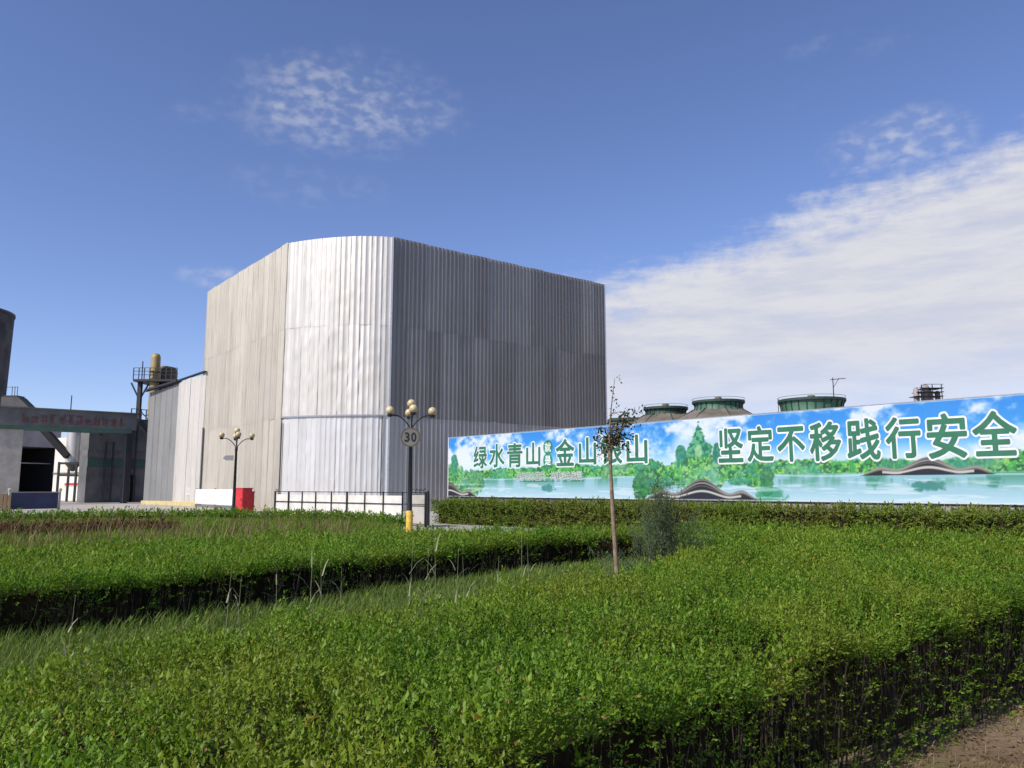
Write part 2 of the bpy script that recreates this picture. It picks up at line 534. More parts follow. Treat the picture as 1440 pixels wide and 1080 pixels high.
def seen(x, y, m=0.82):
    return (y > 0.4) & (np.abs(x) < m * y + 1.2)

def ccw(poly):
    n = len(poly)
    a = sum(poly[i][0] * poly[(i+1) % n][1] - poly[(i+1) % n][0] * poly[i][1] for i in range(n))
    return poly if a > 0 else poly[::-1]

def inset(poly, d):
    poly = ccw(poly); n = len(poly); out = []
    for i in range(n):
        p0, p1, p2 = (Vector(poly[(i + k) % n]) for k in (-1, 0, 1))
        e1 = (p1 - p0).normalized(); e2 = (p2 - p1).normalized()
        n1 = Vector((-e1.y, e1.x)); n2 = Vector((-e2.y, e2.x))
        b = (n1 + n2); b = b / max(0.5, b.length_squared / 2) if b.length > 1e-4 else n1
        out.append(tuple(p1 + b * d * 1.0))
    return out

def sample_top(poly, dens):
    xs = [p[0] for p in poly]; ys = [p[1] for p in poly]
    X0, X1, Y0, Y1 = min(xs), max(xs), min(ys), max(ys)
    mx = 3000
    out = []
    # stratified in cells so that the density can follow the distance
    cell = 1.0
    for ix in range(int(math.ceil((X1 - X0) / cell))):
        for iy in range(int(math.ceil((Y1 - Y0) / cell))):
            cx = X0 + ix * cell; cy = Y0 + iy * cell
            if not seen(np.array([cx + .5]), np.array([cy + .5]), 0.95)[0]: continue
            d = max(1.2, math.hypot(cx + .5, cy + .5))
            n = int(dens(d) * cell * cell)
            out.append(np.stack([cx + rng.random(n) * cell, cy + rng.random(n) * cell], 1))
    if not out: return np.zeros((0, 2))
    P = np.concatenate(out)
    return P[in_poly(P[:, 0], P[:, 1], poly)]

def leaf_len(d, lo=0.0185, k=0.0030, hi=0.085):
    return np.clip(k * d, lo, hi)

def hedge(label, poly, z, mat, side_d=1.0, lai=0.62, base=0.0, lump=0.05, ragged=0.0, sides=True, tilt=0.35, group=None, wild=0.02, undercut=0.10, fringe=0.4, bare=0.10, hollow=0.17):
    poly = ccw(poly)
    cx = sum(p[0] for p in poly) / len(poly); cy = sum(p[1] for p in poly) / len(poly)
    T = thing('hedge', (cx, cy, 0), label, 'hedge', group)
    def ztop(x, y):
        return z + lump * 2 * (fbm(x * 0.7 + 3, y * 0.7 + 5, 3) - 0.5) + lump * 2.2 * (vnoise(x * 3.6, y * 3.6) - 0.5) + 0.09 * (vnoise(x * 9, y * 9) - 0.5)
    parts = []
    P2 = sample_top(poly, lambda d: lai / leaf_len(d) ** 2)
    # thin patches
    keep = rng.random(len(P2)) < np.clip(0.30 + 2.0 * (fbm(P2[:, 0] * 2.2 + 40, P2[:, 1] * 2.2, 3) - 0.26), 0.16, 1)
    P2 = P2[keep]
    d = np.hypot(P2[:, 0], P2[:, 1]); L = leaf_len(d) * np.exp(rng.normal(0, 0.24, len(P2)))
    zz = ztop(P2[:, 0], P2[:, 1]) + rng.normal(0, 0.018, len(P2)) - rng.random(len(P2)) ** 1.5 * 0.13 - L * 3.6 + 0.03
    tall = rng.random(len(P2)) < wild
    zz = zz + tall * rng.random(len(P2)) * (0.10 + ragged)
    ax = np.stack([rng.normal(0, tilt, len(P2)), rng.normal(0, tilt, len(P2)), np.ones(len(P2))], 1)
    tone = np.clip(0.25 + 1.25 * (fbm(P2[:, 0] * 1.3, P2[:, 1] * 1.3 + 9, 3) - 0.25) + rng.normal(0, 0.22, len(P2)), 0, 1)
    parts.append(leaves_from(np.column_stack([P2, zz]), ax, L, 10, rnd=tone))
    stems = MB()
    nP = len(poly)
    if sides:
        for i in range(nP):
            a = Vector(poly[i]); b = Vector(poly[(i + 1) % nP]); e = b - a
            nrm = Vector((e.y, -e.x)).normalized()
            mid = (a + b) / 2
            if (Vector((0, 0)) - mid).dot(nrm) < -0.5: continue     # never seen from this side
            nseg = max(1, int(e.length / 0.8))
            for sgi in range(nseg):
                p0 = a + e * (sgi / nseg); p1 = a + e * ((sgi + 1) / nseg)
                c = (p0 + p1) / 2
                if not seen(np.array([c.x]), np.array([c.y]), 0.95)[0]: continue
                dd = max(1.5, c.length); l0 = float(leaf_len(dd))
                n = int(side_d * lai / l0 ** 2 * (p1 - p0).length * (z - base))
                t = rng.random(n); h = 1 - rng.random(n) * fringe       # a leafy fringe at the top, bare stems below
                h = np.where(rng.random(n) < bare, rng.random(n), h)
                x = p0.x + (p1.x - p0.x) * t; y = p0.y + (p1.y - p0.y) * t
                depth = -rng.random(n) * 0.20 - undercut * (1 - h) + 0.05 * (fbm(x * 4, h * 4 + y, 2) - 0.3)
                x = x + nrm.x * depth; y = y + nrm.y * depth
                zz = base + h * (ztop(x, y) - base) - 0.05
                ax = np.stack([nrm.x * 0.8 + rng.normal(0, 0.45, n), nrm.y * 0.8 + rng.normal(0, 0.45, n), 0.55 + rng.normal(0, 0.35, n)], 1)
                parts.append(leaves_from(np.column_stack([x, y, zz]), ax, np.full(n, l0), 8, rnd=np.clip(rng.normal(0.35, 0.2, n), 0, 1)))
                ns = int((p1 - p0).length * (34 if dd < 14 else 8))
                for _ in range(ns):
                    tt = random.random(); q = p0 + (p1 - p0) * tt - nrm * random.uniform(0.06, 0.22)
                    top = Vector((q.x + random.gauss(0, 0.06) + nrm.x * 0.05, q.y + random.gauss(0, 0.06) + nrm.y * 0.05, base + (z - base) * random.uniform(0.55, 0.95)))
                    rr = random.uniform(0.0025, 0.006) * (1 if dd < 14 else 2)
                    stems.tube([(q.x, q.y, 0), ((q.x + top.x) / 2 + random.gauss(0, .015), (q.y + top.y) / 2, top.z * 0.5), top], [rr, rr * 0.8, rr * 0.4], 4, False)
    V, F, A = join(parts)
    put('leaves', np_mesh('leaves', V, F, attr=A), M[mat], T, kind='stuff')
    core = MB().prism(inset(poly, hollow), 0.0, z - 0.17)  # solid dark filler added inside the hedge to block light
    put('dark_core', core, M['core'], T)
    if stems.v: put('stems', stems, M['twig'], T, kind='stuff')
    return T

# ------------------------------------------------------------------ ground
def ground_mat():
    m = bpy.data.materials.new('soil_and_dry_grass'); m.use_nodes = True
    N = NT(m.node_tree)
    out = N.node('ShaderNodeOutputMaterial'); p = N.node('ShaderNodeBsdfPrincipled')
    N.t.links.new(p.outputs[0], out.inputs[0])
    g = N.node('ShaderNodeNewGeometry').outputs['Position']
    a = N.smooth(N.noise(g, 0.9, 6, 0.65), 0.35, 0.65)
    c = N.mix(a, (0.17, 0.115, 0.07), (0.27, 0.20, 0.13))
    b = N.smooth(N.noise(g, 14, 5, 0.7), 0.45, 0.65)
    c = N.mix(N.math('MULTIPLY', b, 0.55), c, (0.10, 0.065, 0.04))
    gr = N.smooth(N.noise(g, 0.55, 5, 0.6), 0.50, 0.68)
    c = N.mix(N.math('MULTIPLY', gr, 0.55), c, (0.15, 0.16, 0.05))
    N.put(p.inputs['Base Color'], c)
    p.inputs['Roughness'].default_value = 0.95
    p.inputs['Specular IOR Level'].default_value = 0.1
    bp = N.node('ShaderNodeBump'); bp.inputs['Strength'].default_value = 0.8; bp.inputs['Distance'].default_value = 0.03
    N.put(bp.inputs['Height'], N.noise(g, 22, 6, 0.7))
    N.t.links.new(bp.outputs[0], p.inputs['Normal'])
    return m

put('ground', MB().add([(-900, -300, 0), (900, -300, 0), (900, 1600, 0), (-900, 1600, 0)], [(0, 1, 2, 3)]), ground_mat(), kind='structure')

def paving_mat():
    m = bpy.data.materials.new('worn_concrete_paving'); m.use_nodes = True
    N = NT(m.node_tree)
    out = N.node('ShaderNodeOutputMaterial'); p = N.node('ShaderNodeBsdfPrincipled')
    N.t.links.new(p.outputs[0], out.inputs[0])
    g = N.node('ShaderNodeNewGeometry').outputs['Position']
    c = N.mix(N.smooth(N.noise(g, 0.25, 6, 0.65), 0.35, 0.65), (0.30, 0.27, 0.24), (0.42, 0.39, 0.35))
    c = N.mix(N.smooth(N.noise(g, 3.0, 6, 0.7), 0.55, 0.72, 0, 0.5), c, (0.18, 0.16, 0.14))
    N.put(p.inputs['Base Color'], c)
    p.inputs['Roughness'].default_value = 0.9
    bp = N.node('ShaderNodeBump'); bp.inputs['Strength'].default_value = 0.3; bp.inputs['Distance'].default_value = 0.01
    N.put(bp.inputs['Height'], N.noise(g, 30, 4, 0.6)); N.t.links.new(bp.outputs[0], p.inputs['Normal'])
    return m
M['paving'] = paving_mat()
# the works yard: large concrete slabs
yard_poly = [(-95, 44), (-26, 37), (-13.5, 38.5), (-5.5, 30.5), (-3.6, 26.8), (-2.8, 21.0), (-1.9, 17.0), (3.0, 19.0), (6.0, 17.4), (14.0, 12.5), (60, 11), (60, 130), (-95, 130)]
put('yard', MB().prism(yard_poly, -0.2, 0.004), M['paving'], kind='structure')

# ------------------------------------------------------------------ hedges
HA, HB = 0.80, 0.62
def survey(z, pts): return [tuple(atz(px, py, z)[:2]) for px, py in pts]
A_POLY = [(-3.0, 0.2), (-1.2, 1.2)] + survey(HA, [(740, 1058), (800, 1026), (1000, 954), (1150, 884), (1440, 824)]) + [(7.2, 8.4), (8.9, 8.9), (7.1, 11.2),
          (3.7, 15.9), (3.15, 14.6)] + survey(HA, [(960, 774), (860, 812), (700, 838), (590, 852), (300, 888), (0, 934)]) + [(-5.0, 2.4)]
B_POLY = [(-8.5, 4.6)] + survey(HB, [(0, 817), (200, 804), (400, 786), (600, 768), (720, 757), (840, 748)]) + [(2.9, 15.9), (3.3, 17.2),
          (.3, 16.9), (-1.75, 16.1), (-4.0, 14.9), (-6.0, 12.6), (-8.2, 10.4), (-11.5, 7.9)]
hedge('broad clipped green hedge filling the foreground, its dark side to the bare earth', A_POLY, HA, 'leaf_near', 0.42, lump=0.08, wild=0.06, hollow=0.26, undercut=-0.06, fringe=0.12, bare=0.5)
hedge('broad green hedge behind the weedy gap, its dark shaded face towards the camera', B_POLY, HB, 'leaf_mid', 0.36, lump=0.06, wild=0.05, hollow=0.30, undercut=0.06, fringe=0.14, bare=0.4)
C_POLY = [(-3.3, 32.6), (11.6, 18.2), (17.5, 12.6), (18.4, 13.6), (12.5, 19.3), (-2.4, 33.6)]
hedge('long straight olive hedge running below the landscape billboard', C_POLY, 0.97, 'leaf_far', 1.3, lump=0.05, wild=0.05, undercut=0.06, fringe=1.0, bare=0.0)
D_POLY = [(-20, 14.6), (-14.5, 18.4), (-9.6, 22.4), (-10.4, 23.8), (-15.6, 18.8), (-21, 15.2)]
hedge('low russet brown hedge between the grass and the green row at the left', D_POLY, 0.52, 'leaf_red', 1.0, lump=0.08, wild=0.06, fringe=0.9)
E_POLY = [(-27, 25.5), (-19, 28.0), (-12.2, 30.6), (-8.0, 29.2), (-4.1, 26.0), (-3.5, 26.8), (-7.6, 30.2), (-12.2, 31.9), (-19.4, 29.2), (-27.4, 26.8)]
hedge('narrow green hedge row in front of the yard and the white panel fence', E_POLY, 0.56, 'leaf_mid', 1.0, lump=0.06, wild=0.05, fringe=0.6)

# grass and weeds
def grass(name, label, poly, dens, h, w, mat, lean=0.5, z=0.0, kind='stuff', cat='grass', clump=0.0):
    P2 = sample_top(poly, dens)
    if clump:
        k = rng.random(len(P2)) < np.clip(1.0 - clump + 2.2 * clump * (fbm(P2[:, 0] * 1.7 + 70, P2[:, 1] * 1.7, 3) - 0.28), 0.03, 1)
        P2 = P2[k]
    n = len(P2)
    hh = h[0] + (h[1] - h[0]) * rng.random(n) ** 1.3
    hh *= 0.7 + 0.6 * fbm(P2[:, 0] * 0.9, P2[:, 1] * 0.9, 3)
    d = np.hypot(P2[:, 0], P2[:, 1])
    ww = np.maximum(w, 0.00085 * d) * (0.7 + 0.6 * rng.random(n))
    V, F, A = blades_from(np.column_stack([P2, np.full(n, z)]), hh, ww, lean)
    o = put(name, np_mesh(name, V, F, attr=A), M[mat])
    return tag(o, label, cat, None, kind)

LAWN = [(-26, 12), (-11.5, 7.6), (-8.2, 10.1), (-6.0, 12.3), (-4.0, 14.7), (-2.2, 16.0), (-3.0, 21.0), (-4.0, 26.4), (-8, 29.4), (-12.2, 30.8), (-19, 28.2), (-27, 25.6)]
grass('lawn_grass', 'uncut green grass behind the hedges on the left', LAWN, lambda d: 520 if d < 16 else 330, (0.22, 0.55), 0.008, 'grass', 0.55)
GAP = [(-7.5, 2.0)] + survey(.62, [(0, 925), (300, 880), (590, 845), (700, 832), (860, 806), (960, 772)]) + [(2.9, 14.2)] + survey(.62, [(840, 750), (600, 769), (400, 787), (200, 805), (0, 818)]) + [(-8.5, 4.2)]
grass('weeds', 'pale feathery weeds along the bottom of the gap between the two broad hedges', GAP, lambda d: 1500, (0.08, 0.26), 0.005, 'weed', 0.45, clump=0.3)
RIM = survey(.80, [(0, 936), (300, 890), (590, 854), (700, 840), (860, 813)]) + survey(.80, [(868, 798), (700, 822), (590, 835), (300, 868), (0, 910)])
grass('tall_weeds', 'tall greyish grass rising along the back edge of the foreground hedge', RIM, lambda d: 900, (0.30, 0.74), 0.004, 'weed', 0.45, clump=0.45)
EARTH = [(-1.5, .6), (.3, 2.5), (1.0, 3.3), (1.95, 4.5), (4.1, 6.0), (7.5, 8.5), (9, 8), (6, 3.5), (2, .8)]
grass('dry_grass', 'thin dry grass on the bare earth beside the foreground hedge', EARTH, lambda d: 900, (0.02, 0.09), 0.004, 'dry', 0.9, clump=0.75)
VERGE = [(3.2, 16.0), (7.2, 11.3), (9.5, 10.0), (12.5, 12.5), (6.0, 17.4), (3.0, 19.0), (2.6, 18.2)]
grass('verge_grass', 'green grass strip between the foreground hedge and the billboard hedge', VERGE, lambda d: 300, (0.25, 0.6), 0.008, 'grass', 0.55)
grass('meadow_weeds', 'scattered tall pale seed stalks over the grass on the left', [(-22, 13), (-11.5, 8.2), (-6.0, 12.8), (-3.5, 15.6), (-4.5, 24), (-11, 22), (-19, 15)], lambda d: 16, (0.6, 1.15), 0.006, 'dry', 0.3, clump=0.6)
grass('hedge_top_grass', 'fine grass blades growing through the top of the hedge behind the gap', B_POLY, lambda d: 230, (0.12, 0.34), 0.006, 'grass', 0.5, z=0.46, clump=0.6)

def litter():
    P2 = sample_top(EARTH, lambda d: 420)
    n = len(P2)
    P = np.column_stack([P2, 0.004 + 0.01 * rng.random(n)])
    ax = np.stack([rng.normal(0, 1, n), rng.normal(0, 1, n), rng.normal(0, 0.15, n) + 0.05], 1)
    V, F, A = leaves_from(P, ax, np.full(n, 0.03), 1, 0.55, 20)
    tag(put('leaf_litter', np_mesh('leaf_litter', V, F, attr=A), M['dry']), 'scattered dead leaves lying on the bare earth', 'leaves', None, 'stuff')
litter()

# tall reeds standing in the gap
def reed_mesh(h, nl):
    Vs, Fs, As = [], [], []; b = 0
    mb = MB().tube([(0, 0, 0), (0.01, 0.005, h * .5), (0.03, 0.0, h)], [0.0035, 0.003, 0.0012], 5, False)
    leaves = MB()
    for k in range(nl):
        z = h * (0.25 + 0.65 * k / nl); a = k * 2.5 + random.random()
        dx, dy = math.cos(a), math.sin(a); L = h * random.uniform(0.22, 0.36); w = 0.0055
        pts = []
        for t in (0, .35, .7, 1.0):
            r = L * t * 0.55; zz = z + L * (0.95 * t - 0.55 * t * t)
            ww = w * (1 - t) ** 0.6 if t < 1 else 0.0006
            sx, sy = -dy * ww, dx * ww
            pts += [(dx * r - sx, dy * r - sy, zz), (dx * r + sx, dy * r + sy, zz)]
        leaves.add(pts, [(0, 1, 3, 2), (2, 3, 5, 4), (4, 5, 7, 6)])
    return mb, leaves
M['reed'] = principled('pale_reed', ((0.17, 0.19, 0.09), (0.27, 0.27, 0.16)), 0.7, scale=9)
reeds_px = [(437, 835, .95), (452, 842, .8), (575, 838, .9), (612, 836, 1.0), (640, 842, .85), (655, 845, .8), (735, 805, .95), (700, 830, .75), (745, 808, .8), (95, 895, .7), (318, 860, .75), (335, 858, .7), (598, 840, .85), (480, 840, .7), (388, 842, .72)]
for i, (px, py, h) in enumerate(reeds_px):
    p = atz(px, py, 0.55)
    T = thing('reed', (p.x, p.y, 0), 'tall thin pale reed standing against the dark shaded face of the middle hedge', 'reed', 'reeds in the gap between the hedges', random.random() * 6)
    st, lv = reed_mesh(h * 1.15, 7)
    W = chain(T)
    put('stalk', st, M['reed'], T, W); put('leaf_blades', lv, M['reed'], T, W)

# ------------------------------------------------------------------ the sheet-clad hall
PER = 0.40
def sheet_mesh(name, w, h, seed, rows=9, amp=0.006, dent=0.0, rh=0.06, per=PER):
    nr = max(1, round(w / per)); p = w / nr
    xs, ys = [], []
    for k in range(nr):
        x = k * p
        for fx, y in ((0.0, 0), (0.62, 0), (0.74, rh), (0.88, rh)):
            xs.append(x + fx * p); ys.append(y)
    xs.append(w); ys.append(0.0)
    xs = np.array(xs); ys = np.array(ys)
    zs = np.linspace(0, h, rows)
    X, Z = np.meshgrid(xs, zs)
    Y = np.broadcast_to(ys, X.shape).copy()
    Y = Y + amp * 2 * (fbm(X * 0.9 + seed * 7.7, Z * 0.55 + seed * 3.1, 3) - 0.5)
    if dent:
        Y = Y + dent * (np.abs(fbm(X * 1.1 + Z * 0.8 + seed, Z * 0.9 - X * 0.4 + seed, 2) - 0.5) * 2 - 0.3)
    nx = len(xs)
    V = np.stack([X, -Y, Z], -1).reshape(-1, 3)
    i = np.arange(rows - 1)[:, None] * nx + np.arange(nx - 1)[None]
    F = np.stack([i, i + 1, i + nx + 1, i + nx], -1).reshape(-1, 4)
    return np_mesh(name, V, F)

def clad(parent, pts, tiers, mats, rows=9, amp=0.006, dents=(0, 0, 0), top_jitter=0.03, width=1.2, name='wall_sheet', seed0=0, smooth_top=None, rh=0.06, per=PER):
    """lay sheets along the line pts (left to right seen from outside)"""
    P = [Vector((p[0], p[1], 0)) for p in pts]
    seg = [(P[i + 1] - P[i]).length for i in range(len(P) - 1)]
    tot = sum(seg)
    n = max(1, round(tot / width))
    def at(s):
        for i, l in enumerate(seg):
            if s <= l + 1e-6 or i == len(seg) - 1: return P[i] + (P[i + 1] - P[i]) * (s / l)
            s -= l
    sd = seed0
    for k in range(n):
        a = at(tot * k / n); b = at(tot * (k + 1) / n)
        d = (b - a); w = d.length; ang = math.atan2(d.y, d.x)
        for ti, (z0, z1) in enumerate(tiers):
            sd += 1
            top = z1 + (random.uniform(-top_jitter, top_jitter) if ti == len(tiers) - 1 else 0.06)
            if smooth_top and ti == len(tiers) - 1: top = smooth_top((k + .5) / n)
            me = sheet_mesh(name, w + 0.05, top - z0, sd * 1.37, rows, amp, dents[ti], rh, per)
            out = Vector((d.y, -d.x, 0)).normalized()
            off = 0.012 * (len(tiers) - 1 - ti) * -1 + 0.004 * (k % 2) + random.uniform(0, 0.005)
            m = Matrix.Translation(a + out * off + Vector((0, 0, z0))) @ Matrix.Rotation(ang, 4, 'Z') @ Matrix.Rotation(random.gauss(0, 0.0018), 4, 'Z') @ Matrix.Rotation(random.gauss(0, 0.0008), 4, 'X')
            put(name, me, M[mats[ti]], parent, m)

PL = atz(293, 410, 17.5); PC0 = atz(405, 342, 17.5); PCM = atz(480, 333.0, 17.5); PC1 = atz(553, 333.5, 17.5); PR = atz(850, 400, 17.5)
hall = thing('sheet_clad_hall', (-10, 56, 0), 'tall windowless hall clad in ribbed metal sheets with a rounded bright corner', 'building')
back_dir = (PL - PC0).normalized()
PB = PR + back_dir * (PL - PC0).length; PB2 = PL + (PR - PC1)
arc = []
ctrl = PCM * 2 - (PC0 + PC1) / 2
for k in range(9):
    t = k / 8
    arc.append(PC0 * (1 - t) ** 2 + ctrl * 2 * t * (1 - t) + PC1 * t * t)
TI = [(0.0, 5.9), (5.9, 11.7), (11.7, 17.5)]
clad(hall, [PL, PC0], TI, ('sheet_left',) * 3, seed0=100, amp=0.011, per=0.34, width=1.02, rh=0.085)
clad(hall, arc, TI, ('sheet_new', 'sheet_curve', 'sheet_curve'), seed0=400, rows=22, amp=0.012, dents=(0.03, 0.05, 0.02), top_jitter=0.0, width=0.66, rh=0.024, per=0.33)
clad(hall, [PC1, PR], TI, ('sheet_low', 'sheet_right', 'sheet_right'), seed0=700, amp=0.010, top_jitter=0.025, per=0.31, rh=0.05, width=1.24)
core_poly = [(p.x, p.y) for p in [PL] + arc + [PR, PB2]]
put('inner_wall', MB().prism(inset(core_poly, 0.25), 0, 17.2), M['concrete_dark'], hall)
put('roof', MB().prism(inset(core_poly, 0.14), 17.2, 17.38), M['flashing'], hall)
# corner and joint trims
def vtrim(p, z0, z1, w=0.10):
    return MB().box((p.x - w / 2, p.y - w / 2 - 0.03, z0), (p.x + w / 2, p.y + w / 2 - 0.03, z1))
put('corner_trim', vtrim(PC1, 0, 17.52, 0.12), M['flashing'], hall)
put('corner_trim', vtrim(PR, 0, 17.45, 0.10), M['flashing'], hall)
put('corner_trim', vtrim(PL, 0, 17.45, 0.10), M['flashing'], hall)
for i in range(8):
    a, b = arc[i], arc[i + 1]
    o = Vector(((b - a).y, -(b - a).x, 0)).normalized() * 0.062
    put('joint_trim', MB().bar(Vector((a.x, a.y, 5.93)) + o, Vector((b.x, b.y, 5.93)) + o, 0.03, 0.10), M['flashing'], hall)
for px, z1 in ((407, 5.6), (543, 5.9)):                      # dark door joints in the lower band
    t = (px - 405) / 148
    p = PC0 * (1 - t) ** 2 + ctrl * 2 * t * (1 - t) + PC1 * t * t
    put('door_joint', MB().box((p.x - .03, p.y - .10, .1), (p.x + .03, p.y - .05, z1)), M['dark_steel'], hall)
# downpipe on the left wall
q = PL + (PC0 - PL) * 0.06
put('downpipe', MB().tube([(q.x - .1, q.y - .15, 0), (q.x - .1, q.y - .15, 6.2)], 0.05, 8), M['sheet_grey'], hall)

# annex at the left end of the hall
Q1 = atz(290, 526, 10.5); Q2 = atz(268, 531, 10.5); Q3 = atz(252, 538, 10.5); Q4 = atz(211, 552, 10.0)
annex = thing('annex', (-33, 68, 0), 'lower ribbed metal annex with grey end beside the tall hall', 'building')
clad(annex, [Q3, Q2, Q1], [(0.25, 10.45)], ('sheet_curve',), seed0=900, width=0.9, rows=12)
clad(annex, [Q4, Q3], [(0.25, 10.2)], ('sheet_grey',), seed0=950, width=1.0, smooth_top=lambda t: 9.95 + 0.45 * t)
Q5 = Q4 + Vector((5, 7, 0))
acore = [(p.x, p.y) for p in (Q4, Q3, Q2, Q1, Q1 + Vector((5, 4, 0)), Q5)]
put('inner_wall', MB().prism(inset(acore, 0.3), 0, 9.8), M['concrete_dark'], annex)
up = Vector((0, 0, 1))
rl = MB().bar(Q4 + Vector((-.3, -.25, .12)), Q3 + Vector((0, -.25, .12)), 0.35, 0.16)
rl.bar(Q3 + Vector((0, -.25, .12)), Q1 + Vector((0, -.2, .18)), 0.25, 0.10)
put('roof_edge', rl, M['dark_steel'], annex)
kb = MB()
for a, b in ((Q4, Q3), (Q3, Q2), (Q2, Q1)):
    kb.bar(Vector((a.x, a.y - .12, .16)), Vector((b.x, b.y - .12, .16)), .3, .32)
put('painted_plinth', kb, M['plinth_paint'], annex)
ub = aty(267, 691, Q2.y - 0.6)
put('meter_box', MB().box((ub.x - .22, ub.y - .15, ub.z - .3), (ub.x + .22, ub.y + .15, ub.z + .3)), M['white_wall'], annex)

# ------------------------------------------------------------------ the landscape billboard
def lin(c):
    c = np.asarray(c, float) / 255
    return np.where(c <= 0.04045, c / 12.92, ((c + 0.055) / 1.055) ** 2.4)
BZ0, BZ1 = 0.945, 4.48
BL = aty(632, 616, 47.0); BRr = aty(1440, 554, 24.7)
BL = Vector((BL.x, BL.y, 0)); BRr = Vector((BRr.x - .12, BRr.y, 0))
bdir = (BRr - BL); BLEN = bdir.length; bdir.normalize()
bnrm = Vector((bdir.y, -bdir.x, 0))           # towards the camera side
BEXT = BLEN + 2.2
board = thing('billboard', (BL + bdir * (BLEN / 2)), 'long landscape billboard with green slogan characters above the hedge', 'billboard')
BM = Matrix.Translation(BL) @ Matrix(((bdir.x, -bnrm.x, 0, 0), (bdir.y, -bnrm.y, 0, 0), (0, 0, 1, 0), (0, 0, 0, 1)))   # local: x along, -y out, z up

def paint_print():
    nu, nt = 1150, 130
    # denser to the right where the board is nearer is not needed: even grid
    u = np.linspace(0, BEXT, nu); t = np.linspace(0, 1, nt)
    U, T = np.meshgrid(u, t)
    X = BL.x + bdir.x * U; Y = BL.y + bdir.y * U; Z = BZ0 + (BZ1 - BZ0) * T
    zz = Z - EYE; f = Y * _c + zz * _s
    PX = 720 + 1080 * X / f                    # print is designed on these columns
    S = U                                       # metres along
    n1 = fbm(S * 0.55, T * 3.2 + 3, 5); n2 = fbm(S * 2.2 + 30, T * 9, 4); n3 = fbm(S * 6.5 + 11, T * 24, 3); n4 = fbm(S * 11, T * 40 + 5, 2)
    def mixc(C, c, m):
        m = np.clip(m, 0, 1)[..., None]
        return C * (1 - m) + np.asarray(c, float) * m
    def ss(v, a, b):
        k = np.clip((v - a) / (b - a), 0, 1); return k * k * (3 - 2 * k)
    C = np.zeros(U.shape + (3,)) + np.array([70, 165, 240.])
    C = mixc(C, (52, 138, 232), ss(T, .66, 1.0) * (0.3 + 0.9 * n1))
    C = mixc(C, (150, 215, 245), ss(.75 - T, 0, .35))
    cl = ss(n1 * 0.65 + n2 * 0.35, .40, .60)
    C = mixc(C, (244, 248, 252), cl * ss(T, .25, .4) * 0.92)
    C = mixc(C, (222, 240, 246), ss(.66 - T, 0, .22) * 0.7)
    # far misty skyline and trees
    hor = .335
    tl = hor + .02 + .15 * fbm(S * 0.8 + 50, S * 0, 4) + .05 * n3
    green = np.zeros_like(C) + np.array([60, 165, 70.])
    green = mixc(green, (25, 95, 55), ss(n3, .45, .62))
    green = mixc(green, (165, 225, 90), ss(n4, .55, .7) * .8)
    green = mixc(green, (50, 150, 150), ss(n2, .55, .7) * .45)
    m = ss(tl - T, -.01, .02) * ss(T, hor - .06, hor - .02)
    C = C * (1 - m[..., None] * .9) + green * (m[..., None] * .9)
    # water
    wm = ss(hor - .02 - T, 0, .03)
    W = np.zeros_like(C) + np.array([168, 208, 222.])
    W = mixc(W, (140, 195, 205), ss(T, .1, .3) * .6)
    W = mixc(W, (205, 235, 245), ss(.12 - T, 0, .12) * .6)
    rf = ss(fbm(S * 1.3 + 80, T * 1.2, 4), .44, .60) * ss(T, .10, .30)
    W = mixc(W, (70, 150, 120), rf * .8)
    W = mixc(W, (225, 245, 235), ss(.012 - np.abs(T - .285 - .01 * np.sin(S)), 0, .01) * .6)
    C = C * (1 - wm[..., None]) + W * wm[..., None]
    def blob(pc, tc, pr, tr, rag=.35):
        r = ((PX - pc) / pr) ** 2 + ((T - tc) / tr) ** 2
        return ss(1.0 - r + rag * 2 * (n3 - .5) + rag * 2 * (n2 - .5), 0, .25)
    green = mixc(green, (190, 225, 205), np.full(T.shape, .16) + .25 * ss(n1, .45, .65))
    def addgreen(C, m, dark=0.0, blue=0.0):
        g = mixc(green, (18, 90, 60), np.full(T.shape, dark)); g = mixc(g, (60, 150, 150), np.full(T.shape, blue))
        return C * (1 - m[..., None]) + g * m[..., None]
    # left landscape
    C = addgreen(C, blob(640, .30, 14, .30)); C = addgreen(C, blob(668, .24, 14, .22), .25)
    C = addgreen(C, blob(655, .12, 16, .12), .1); C = addgreen(C, blob(706, .37, 12, .10), 0, .3)
    C = addgreen(C, blob(640, .55, 5, .18), .3, .4)
    C = addgreen(C, blob(866, .39, 26, .08)); C = addgreen(C, blob(852, .37, 8, .12), .1)
    # middle landscape
    C = addgreen(C, blob(918, .28, 24, .24), .15); C = addgreen(C, blob(903, .17, 14, .2), .5)
    C = addgreen(C, blob(940, .33, 18, .12)); C = addgreen(C, blob(935, .22, 25, .06), .1, .5)
    C = addgreen(C, blob(985, .34, 47, .25), 0.0); C = addgreen(C, blob(985, .46, 34, .16), 0.0)
    halo = ss(1 - ((PX - 983) / 46) ** 2 - ((T - .60) / .42) ** 2, 0, .6)
    C = mixc(C, (232, 244, 246), halo * .75)
    C = addgreen(C, blob(985, .34, 47, .25), 0.0)
    C = addgreen(C, blob(985, .62, 20, .10), .15, .25)
    spire = ss((0.95 - T) * 44 + 2.5 * (((0.95 - T) * 11) % 1.0) - np.abs(PX - 983) - 3 * (n3 - .5), 0, 2.0) * ss(T, .50, .56)
    C = C * (1 - spire[..., None] * .96) + mixc(np.zeros_like(C) + np.array([40, 125, 100.]), (105, 185, 135), ss(n3, .45, .6)) * (spire[..., None] * .96)
    glow = ss(1 - ((PX - 983) / 6) ** 2 - ((T - .60) / .09) ** 2, 0, .6)
    C = mixc(C, (190, 230, 170), glow * .7)
